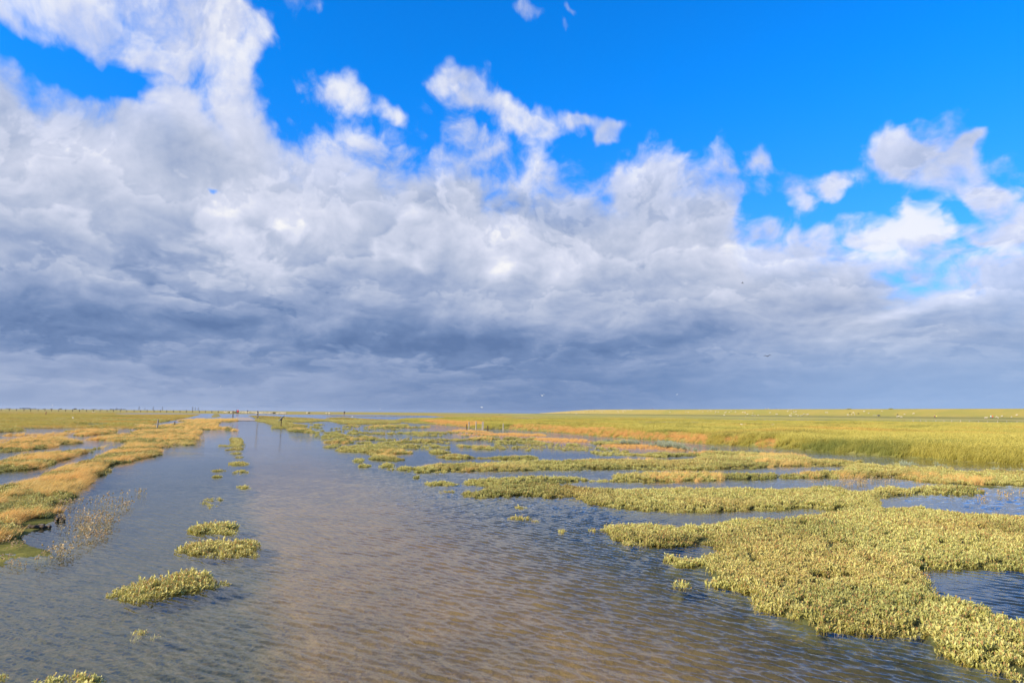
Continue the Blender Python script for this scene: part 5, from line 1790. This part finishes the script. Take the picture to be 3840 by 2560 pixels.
def person(tag_, x, y_, label, top_c, leg_c, h=1.74, rot=0.0, stride=.22, hood=False, hair=hair_m, pack=None, shoes=(.04, .035, .03), group='walkers on the marsh', bare_legs=False, up=1.0):
    px_, py_ = src(tag_, x, y_)
    p = on_land(px_, py_)
    root = link(bpy.data.objects.new('person', None))
    root.location = p
    root.rotation_euler = (0, 0, rot)
    root.scale = (h / 1.74 * up,) * 3
    tag(root, label, 'person', group)
    s_ = stride
    # faces +y; joints: pelvis, waist, chest, neck, head...
    V_ = [(0, 0, .95), (0, 0, 1.12), (0, .01, 1.34), (0, 0, 1.46), (0, .01, 1.54), (0, .015, 1.64), (0, .005, 1.71), (0, .11, 1.60)]
    R_ = [(.15, .11), (.135, .10), (.17, .11), .055, .055, (.078, .095), (.06, .07), .018]
    Ed = [(0, 1), (1, 2), (2, 3), (3, 4), (4, 5), (5, 6), (5, 7)]
    n = 8

    def chain(start, pts):
        nonlocal n
        prev = start
        ids = []
        for (q, r_) in pts:
            V_.append(q)
            R_.append(r_)
            Ed.append((prev, n))
            prev = n
            ids.append(n)
            n += 1
        return ids
    arms = {}
    for sd_ in (-1, 1):
        a_ = -s_ * sd_ * .8
        hnd = (sd_ * .25, .08 + a_ * .75, .86)
        pts = [((sd_ * .19, 0, 1.40), .062), ((sd_ * .235, a_ * .25 - .01, 1.14), .046), ((sd_ * .25, .05 + a_ * .6, .93), .031), (hnd, (.018, .038))]
        ids = chain(2, pts)
        arms[sd_] = pts
        for k in range(4):
            fy = (k - 1.5) * .017
            L = (.075, .085, .08, .062)[k]
            chain(ids[-1], [((hnd[0], hnd[1] + fy + .006, hnd[2] - .05), .009), ((hnd[0] - sd_ * .008, hnd[1] + fy + .016, hnd[2] - .05 - L * .5), .008), ((hnd[0] - sd_ * .02, hnd[1] + fy + .018, hnd[2] - .05 - L), .007)])
        chain(ids[-1], [((hnd[0] - sd_ * .01, hnd[1] + .04, hnd[2] - .012), .010), ((hnd[0] - sd_ * .02, hnd[1] + .055, hnd[2] - .05), .008)])
    legs = {}
    for sd_ in (-1, 1):
        f_ = s_ * sd_
        back = max(0, -f_)
        pts = [((sd_ * .095, 0, .86), .088), ((sd_ * .10, f_ * .55 + .03, .50), .060), ((sd_ * .10, f_ - .02, .10 + back * .15), .042), ((sd_ * .105, f_ + .0, .045 + back * .1), .042), ((sd_ * .115, f_ + .15, .03), .034)]
        chain(0, pts)
        legs[sd_] = pts
    for sd_ in (-1, 1):
        chain(5, [((sd_ * .088, -.005, 1.62), .018)])
    body = grow(V_, Ed, R_, (skin_m, mat('shoe', shoes, .7)[0]), 0, 1, 'body')
    for pg in body.polygons:
        if pg.center.z < .095:
            pg.material_index = 1
    link(bpy.data.objects.new('body', body), root)
    # jacket
    V2 = [(0, 0, .86), (0, 0, 1.12), (0, .01, 1.34), (0, 0, 1.45)]
    R2 = [(.185, .145), (.165, .13), (.195, .14), .085]
    E2 = [(0, 1), (1, 2), (2, 3)]
    m_ = 4
    for sd_ in (-1, 1):
        prev = 2
        for (q, r_) in arms[sd_][:3]:
            V2.append(q)
            R2.append((r_ if not isinstance(r_, tuple) else r_[1]) + .022)
            E2.append((prev, m_))
            prev = m_
            m_ += 1
    if hood:
        V2 += [(0, -.02, 1.53), (0, -.02, 1.66), (0, -.015, 1.72)]
        R2 += [(.10, .10), (.105, .11), (.07, .08)]
        E2 += [(3, m_), (m_, m_ + 1), (m_ + 1, m_ + 2)]
    link(bpy.data.objects.new('jacket', grow(V2, E2, R2, (cloth('jacket_cloth', top_c),), 0, 1, 'jacket')), root)
    V3 = [(0, 0, .93)]
    R3 = [(.165, .125)]
    E3 = []
    m_ = 1
    for sd_ in (-1, 1):
        prev = 0
        L = legs[sd_][:2] if bare_legs else legs[sd_][:3]
        for (q, r_) in L:
            V3.append(q)
            R3.append(r_ + .016)
            E3.append((prev, m_))
            prev = m_
            m_ += 1
    link(bpy.data.objects.new('trousers', grow(V3, E3, R3, (cloth('trouser_cloth', leg_c),), 0, 1, 'trousers')), root)
    if not hood:
        hv = grow([(0, -.02, 1.60), (0, -.022, 1.67), (0, -.005, 1.725)], [(0, 1), (1, 2)], [(.082, .075), (.09, .095), (.065, .075)], (hair,), 1, 1, 'hair')
        link(bpy.data.objects.new('hair', hv), root)
    if pack:
        pk = link(bpy.data.objects.new('backpack', box_mesh(.30, .18, .44, cloth('pack_cloth', pack), .05)), root)
        pk.location = (0, -.20, 1.24)
    return root


GW = 'walkers on the flooded road'
person('s2', 1819, 168, 'walker in pale blue and dark clothes, left of the red hooded one on the road', (.30, .45, .55), (.05, .08, .09), 1.74, math.radians(20), .15, group=GW, up=1.15, bare_legs=True, pack=(.06, .08, .10))
person('s2', 1842, 176, 'walker in a bright red hooded jacket wading on the flooded road', (.75, .05, .03), (.06, .14, .09), 1.78, math.radians(12), .12, hood=True, group=GW, up=1.15, bare_legs=True)
person('s2', 2015, 140, 'person in dark blue clothes standing behind the flock of sheep', (.06, .075, .14), (.07, .075, .10), 1.76, math.radians(190), .05, up=1.15)
person('s3', 1368, 166, 'lone walker with dark jacket and maroon trousers right of the flock', (.03, .055, .06), (.16, .035, .045), 1.78, math.radians(78), .26, up=1.18, pack=(.03, .04, .045), hair=hair_w)
person('s8', 482, 268, 'person in dark red top beside a person in yellow below the dike', (.28, .035, .05), (.05, .035, .05), 1.76, math.radians(-70), .22, group='walkers below the dike', hair=hair_w)
person('s8', 516, 268, 'person in bright yellow jacket below the dike', (.85, .75, .08), (.07, .06, .06), 1.60, math.radians(-60), .2, group='walkers below the dike')
person('s8', 1659, 278, 'person in pale blue top and dark trousers beside the pink jacket', (.55, .75, .88), (.06, .05, .10), 1.76, math.radians(-80), .2, group='walkers below the dike', hair=hair_w)
person('s8', 1697, 276, 'person in a bright pinkish red jacket near the right edge', (.85, .06, .09), (.08, .05, .07), 1.66, math.radians(-80), .2, group='walkers below the dike', hood=True)
person('s5', 2101, 72, 'tiny person in red on the crest of the dike', (.55, .06, .05), (.10, .05, .05), 1.76, 0, .1)

# ------------------------------------------------------------------ trough with hurdle on the dike's foot
p = on_land(*src('s7', 1650, 222))
root = link(bpy.data.objects.new('feed_trough', None))
root.location = p + Vector((0, 0, .02))
tag(root, 'dark feeding trough with a low rail beside the track under the dike', 'trough')
kk = p.y / FPX * ORG['s7'][2]
bm = bmesh.new()
w_, d_, h_ = 46 * kk, 1.2, 26 * kk
tv = [bm.verts.new((sx * w_ * .5 * f_, sy * d_ * .5 * f_, z_)) for (z_, f_) in ((0.05, .86), (h_, 1.0), (h_, .90), (h_ * .35, .80)) for (sx, sy) in ((-1, -1), (1, -1), (1, 1), (-1, 1))]
for r_i in range(3):
    for j in range(4):
        bm.faces.new((tv[r_i * 4 + j], tv[r_i * 4 + (j + 1) % 4], tv[r_i * 4 + 4 + (j + 1) % 4], tv[r_i * 4 + 4 + j]))
bm.faces.new(tv[0:4][::-1])
bm.faces.new(tv[12:16])
me = bpy.data.meshes.new('basin')
bm.normal_update()
bm.to_mesh(me)
bm.free()
me.materials.append(noisy('trough_zinc', (.09, .085, .08), (.16, .15, .14), 4, .7, .2))
link(bpy.data.objects.new('basin', me), root)
o = link(bpy.data.objects.new('rail', box_mesh(92 * kk, .06, .07, metal, .01)), root)
o.location = (-70 * kk, 0, h_ * .8)
for xx in (-112, -70, -28):
    o = link(bpy.data.objects.new('post', post_mesh(h_ * (1.35 if xx == -112 else 1.0), .06, m=wood_p, base=-.2)), root)
    o.location = (xx * kk, 0, 0)

# lone stakes in the right meadow
SG = 'lone stakes in the right meadow'
post('s4', 1760, 170, 150, 8, 'single dark stake far out before the start of the dike', wood_d, group=SG)
post('s7', 2165, 325, 308, 6, 'left one of two thin stakes before the wire fence', wood_r, group=SG)
post('s7', 2197, 325, 306, 6, 'right one of two thin stakes before the wire fence', wood_r, group=SG)

# ------------------------------------------------------------------ birds
white_b = mat('white_feather', (.75, .75, .74), .7)[0]
grey_b = mat('grey_feather', (.35, .37, .40), .7)[0]
dark_b = mat('dark_feather', (.035, .033, .032), .7)[0]
bill = mat('bill', (.60, .30, .05), .5)[0]


def bird_mesh(m1, m2, flap, fly=True):
    V_ = [(0, 0, 0), (0, .12, .01), (0, .20, .045), (0, .255, .05), (0, .30, .043), (0, -.14, .0), (0, -.26, -.005)]
    R_ = [(.055, .05), (.045, .045), .030, .032, .008, (.04, .03), (.05, .008)]
    Ed = [(0, 1), (1, 2), (2, 3), (3, 4), (0, 5), (5, 6)]
    n = 7
    if fly:
        for s_ in (-1, 1):
            prev = 0
            for (x_, y_, z_, ra, rb) in ((.16, .05, .16 * flap, .05, .012), (.32, .06, .30 * flap, .045, .01), (.48, -.01, .30 * flap - .02, .03, .008), (.62, -.10, .24 * flap, .012, .005)):
                V_.append((s_ * x_, y_, z_))
                R_.append((rb, ra))
                Ed.append((prev, n))
                prev = n
                n += 1
    else:
        for s_ in (-1, 1):
            V_ += [(s_ * .03, -.01, -.10), (s_ * .03, .0, -.20), (s_ * .03, .04, -.205)]
            R_ += [.012, .008, .01]
            Ed += [(0, n), (n, n + 1), (n + 1, n + 2)]
            n += 3
    me = grow(V_, Ed, R_, (m1, m2, bill), 0, 1, 'bird')
    for pg in me.polygons:
        if fly and abs(pg.center.x) > .5:
            pg.material_index = 1
        if pg.center.y > .275:
            pg.material_index = 2
        if not fly and pg.center.z > .03 and pg.center.y < .1:
            pg.material_index = 1
    return me


BM = {'w': bird_mesh(white_b, grey_b, .8), 'd': bird_mesh(dark_b, dark_b, .6), 'w2': bird_mesh(white_b, grey_b, -.35), 's': bird_mesh(white_b, grey_b, 0, False)}
for (px_, py_, kd, dd, rot, lb) in (
        (2785, 1062, 'd', 95, 1.2, 'dark bird flying highest, before the grey cloud right of centre'), (2878, 1336, 'd', 85, -.5, 'dark bird flying low over the right meadow'),
        (2034, 1483, 'w', 90, .7, 'white gull with raised wings flying above the start of the dike'), (1807, 1526, 'w2', 95, 1.4, 'white gull skimming the horizon above the channel posts'),
        (2539, 1478, 'w2', 230, .4, 'tiny white bird far off above the dike'), (828, 1449, 'w', 210, 1.3, 'tiny white bird high above the left bank'), (1426, 1533, 'w2', 260, .9, 'tiny white bird at the horizon right of the lone walker'),
        (196, 1520, 'w', 190, -1.0, 'tiny white bird at the horizon above the far left fence')):
    d = ray(px_, py_)
    o = link(bpy.data.objects.new('bird', BM[kd]))
    o.location = EYEV + d * dd
    o.rotation_euler = (rng.normal(0, .15), rng.normal(0, .25), rot)
    o.scale = (.72,) * 3
    tag(o, lb, 'bird', 'birds in the air')
for (tg, x, y_, lb) in (('s6', 1355, 372, 'white gull standing in the right meadow, left of two'), ('s6', 1862, 372, 'white gull standing in the right meadow, right of two'), ('s1', 1287, 242, 'white gull resting in the left meadow'),
                        ('s3', 1510, 207, 'white gull sitting at the flood edge in front of the lone walker'), ('s6', 1395, 200, 'pale gull standing near the dike foot'), ('s1', 1638, 124, 'white gull before the far left fence, left of two'), ('s1', 1668, 124, 'white gull before the far left fence, right of two')):
    p = on_land(*src(tg, x, y_))
    o = link(bpy.data.objects.new('gull', BM['s']))
    o.location = p + Vector((0, 0, .22))
    o.rotation_euler = (0, 0, rng.uniform(0, 6))
    o.scale = (1.3,) * 3
    tag(o, lb, 'bird', 'gulls standing about')

# ------------------------------------------------------------------ drift wood on the left shallows
for (x, y_, L, lb) in ((370, 566, .16, 'dark lump of driftwood at the tip of the left bank'), (245, 612, .28, 'dark strip of washed up debris on the moss at the left'), (700, 1, .0, '')):
    if not lb:
        continue
    p = Gp(*src('c4', x, y_), .02)
    n = 10
    vs = [(L * (i / n - .5), .02 * math.sin(i * 1.7), .012 * math.sin(i * 2.3)) for i in range(n + 1)]
    vs += [(L * .1, .07, .03), (-L * .2, -.05, .025)]
    me = grow(vs, [(i, i + 1) for i in range(n)] + [(5, n + 1), (3, n + 2)], [.022 + .008 * math.sin(i * 2.1) for i in range(n + 3)], (wood_d,), 5, 1, 'driftwood')
    o = link(bpy.data.objects.new('driftwood', me))
    o.location = p
    o.rotation_euler = (0, 0, rng.uniform(-.5, .5))
    tag(o, lb, 'driftwood', 'dark drift pieces on the left')

# ------------------------------------------------------------------ far shore: trees, pylons
far_leaf = noisy('far_foliage', (.030, .040, .022), (.055, .065, .035), .2, .95, .5)
far_trunk = mat('far_trunk', (.05, .04, .03), .9)[0]
steel = mat('pylon_steel', (.16, .17, .18), .6)[0]


def far_tree(px_, wpx, hpx, dist_, label, name='tree', group='trees on the far shore'):
    d = ray(px_, yh(px_))
    az_ = math.atan2(d.x, d.y)
    pos_ = Vector((math.sin(az_) * dist_, math.cos(az_) * dist_, 0.1))
    W_ = wpx / FPX * dist_
    H_ = hpx / FPX * dist_
    root = link(bpy.data.objects.new(name, None))
    root.location = pos_
    root.rotation_euler = (0, 0, -az_)
    tag(root, label, 'tree', group)
    V_, F_ = [], []
    n = 420
    nb_ = max(1, int(W_ / H_ * 1.3))
    cs = [(W_ * ((k + .5) / nb_ - .5) + rng.normal(0, W_ * .03), rng.uniform(.75, 1.0)) for k in range(nb_)]
    for k in range(n):
        cx_, hf = cs[int(rng.integers(0, nb_))]
        q = rng.normal(0, 1, 3)
        q /= np.linalg.norm(q)
        q *= rng.random() ** .4
        c = np.array([cx_ + q[0] * W_ / nb_ * .6, q[1] * H_ * .5, H_ * (.52 * hf + q[2] * .46 * hf)])
        s_ = H_ * .09
        u_ = rng.normal(0, 1, 3)
        u_ /= np.linalg.norm(u_)
        v_ = np.cross(u_, rng.normal(0, 1, 3))
        v_ /= np.linalg.norm(v_)
        b0 = len(V_)
        V_ += [c - u_ * s_, c + v_ * s_, c + u_ * s_, c - v_ * s_]
        F_.append((b0, b0 + 1, b0 + 2, b0 + 3))
    link(bpy.data.objects.new('crown', np_mesh('crown', V_, F_, [far_leaf], smooth=False)), root)
    for (cx_, hf) in cs[:6]:
        o = link(bpy.data.objects.new('trunk', post_mesh(H_ * .5, H_ * .035, m=far_trunk, base=-1)), root)
        o.location = (cx_, 0, 0)
    return root


for (x, wd, hg, lb) in ((32, 12, 3, 'low far tree at the left end of the horizon'), (93, 26, 5, 'wide far grove on the horizon, left of a second one'), (122, 20, 4, 'second far grove touching the wide one'), (165, 8, 2.5, 'tiny far bush right of the second grove'),
                        (193, 6, 3, 'tiny far tree above the second fence post group'), (227, 7, 4, 'single small far tree between the groves'), (281, 9, 4.5, 'rounded far tree left of the tall tower'), (310, 6, 3, 'little far bush right of the rounded tree'), (352, 14, 3, 'flat far hedge on the horizon'),
                        (420, 12, 4, 'far tree left of the tower'), (452, 30, 5, 'long far grove right of the tower'), (380, 8, 2.5, 'far shrub between the hedge and the tower')):
    far_tree(x, wd, hg, 6200, lb)


def lattice(px_, hpx, dist_, label, name='pylon', arms=(.62, .75, .88), cat='pylon', group='pylons on the horizon', wf=.09):
    d = ray(px_, yh(px_))
    az_ = math.atan2(d.x, d.y)
    H_ = hpx / FPX * dist_
    vs, fs = [], []

    def bar(a, b_, r_):
        a, b_ = np.array(a, float), np.array(b_, float)
        dd = (b_ - a) / np.linalg.norm(b_ - a)
        s_ = np.cross(dd, (0, 1, .01))
        s_ = s_ / np.linalg.norm(s_) * r_
        q = np.cross(dd, s_)
        k = len(vs)
        for c in (a, b_):
            vs.extend([c + s_ + q, c - s_ + q, c - s_ - q, c + s_ - q])
        for j in range(4):
            fs.append((k + j, k + (j + 1) % 4, k + 4 + (j + 1) % 4, k + 4 + j))
    r_ = H_ * .012
    b_ = H_ * wf
    for sx in (-1, 1):
        for sy in (-1, 1):
            bar((sx * b_, sy * b_, -1), (sx * b_ * .18, sy * b_ * .18, H_), r_)
    for i in range(6):
        z0, z1 = H_ * i / 6, H_ * (i + 1) / 6
        k0, k1 = b_ * (1 - .82 * i / 6), b_ * (1 - .82 * (i + 1) / 6)
        for sy in (-1, 1):
            bar((-k0, sy * k0, z0), (k1, sy * k1, z1), r_ * .6)
            bar((k0, sy * k0, z0), (-k1, sy * k1, z1), r_ * .6)
    for a_ in arms:
        bar((-H_ * .17, 0, H_ * a_), (H_ * .17, 0, H_ * a_), r_ * .8)
    o = link(bpy.data.objects.new(name, np_mesh(name, vs, fs, [steel], smooth=False)))
    o.location = (math.sin(az_) * dist_, math.cos(az_) * dist_, 0)
    o.rotation_euler = (0, 0, -az_ + .5)
    return tag(o, label, cat, group)


lattice(437, 9, 6200, 'dark tower standing out of the far grove on the left horizon', 'radio_tower', (.9,), 'tower', None, .12)
for (x, hp_, lb) in ((521, 13, 'tallest looking far pylon, leftmost of the row'), (543, 8, 'short far pylon just right of the leftmost'), (574, 12, 'third far pylon above the tall grey post'), (609, 12, 'far pylon standing alone near the middle of the row'),
                     (722, 13, 'left pylon of the far group of three'), (732, 11, 'middle pylon of the far group of three'), (743, 11, 'right pylon of the far group of three')):
    lattice(x, hp_, 7000, lb)
for (x, wpx_, lb) in ((3184, 14, 'low flat bush on the crest of the dike'), (3341, 9, 'small dark bush on the crest of the dike near the right')):
    d = ray(x, 1531.5)
    h_ = None
    for yy in np.arange(1526, 1545, .4):
        h_ = dbvh.ray_cast(EYEV, ray(x, yy))
        if h_[0] is not None:
            break
    p = h_[0]
    dd = p.length
    W_ = wpx_ / FPX * dd
    n = 60
    me = realise('low_shrub', 'grey', np.stack([rng.normal(0, W_ * .3, n), rng.normal(0, .5, n), np.zeros(n)], -1), rng.uniform(1.6, 2.6, n), rng.uniform(0, .3, n))
    o = link(bpy.data.objects.new('low_shrub', me))
    o.location = p
    tag(o, lb, 'shrub', 'bushes on the dike crest')

# ------------------------------------------------------------------ air: thin haze over the flat land
hm = bpy.data.materials.new('haze')
hm.use_nodes = True
t = NT(hm.node_tree)
for nd in list(t.n):
    t.n.remove(nd)
pv = t.new('ShaderNodeVolumePrincipled')
pv.inputs['Color'].default_value = (.80, .88, 1.0, 1)
pv.inputs['Density'].default_value = 1.3e-5
pv.inputs['Anisotropy'].default_value = 0.0
o_ = t.new('ShaderNodeOutputMaterial')
t.l.new(pv.outputs[0], o_.inputs['Volume'])
hz_me = box_mesh(36000, 36000, 62, hm, 0, 'haze')
haze = link(bpy.data.objects.new('haze', hz_me))
haze.location = (0, 0, 29.5)
tag(haze, 'thin bluish air over the flat land towards the horizon', 'haze', kind='stuff')
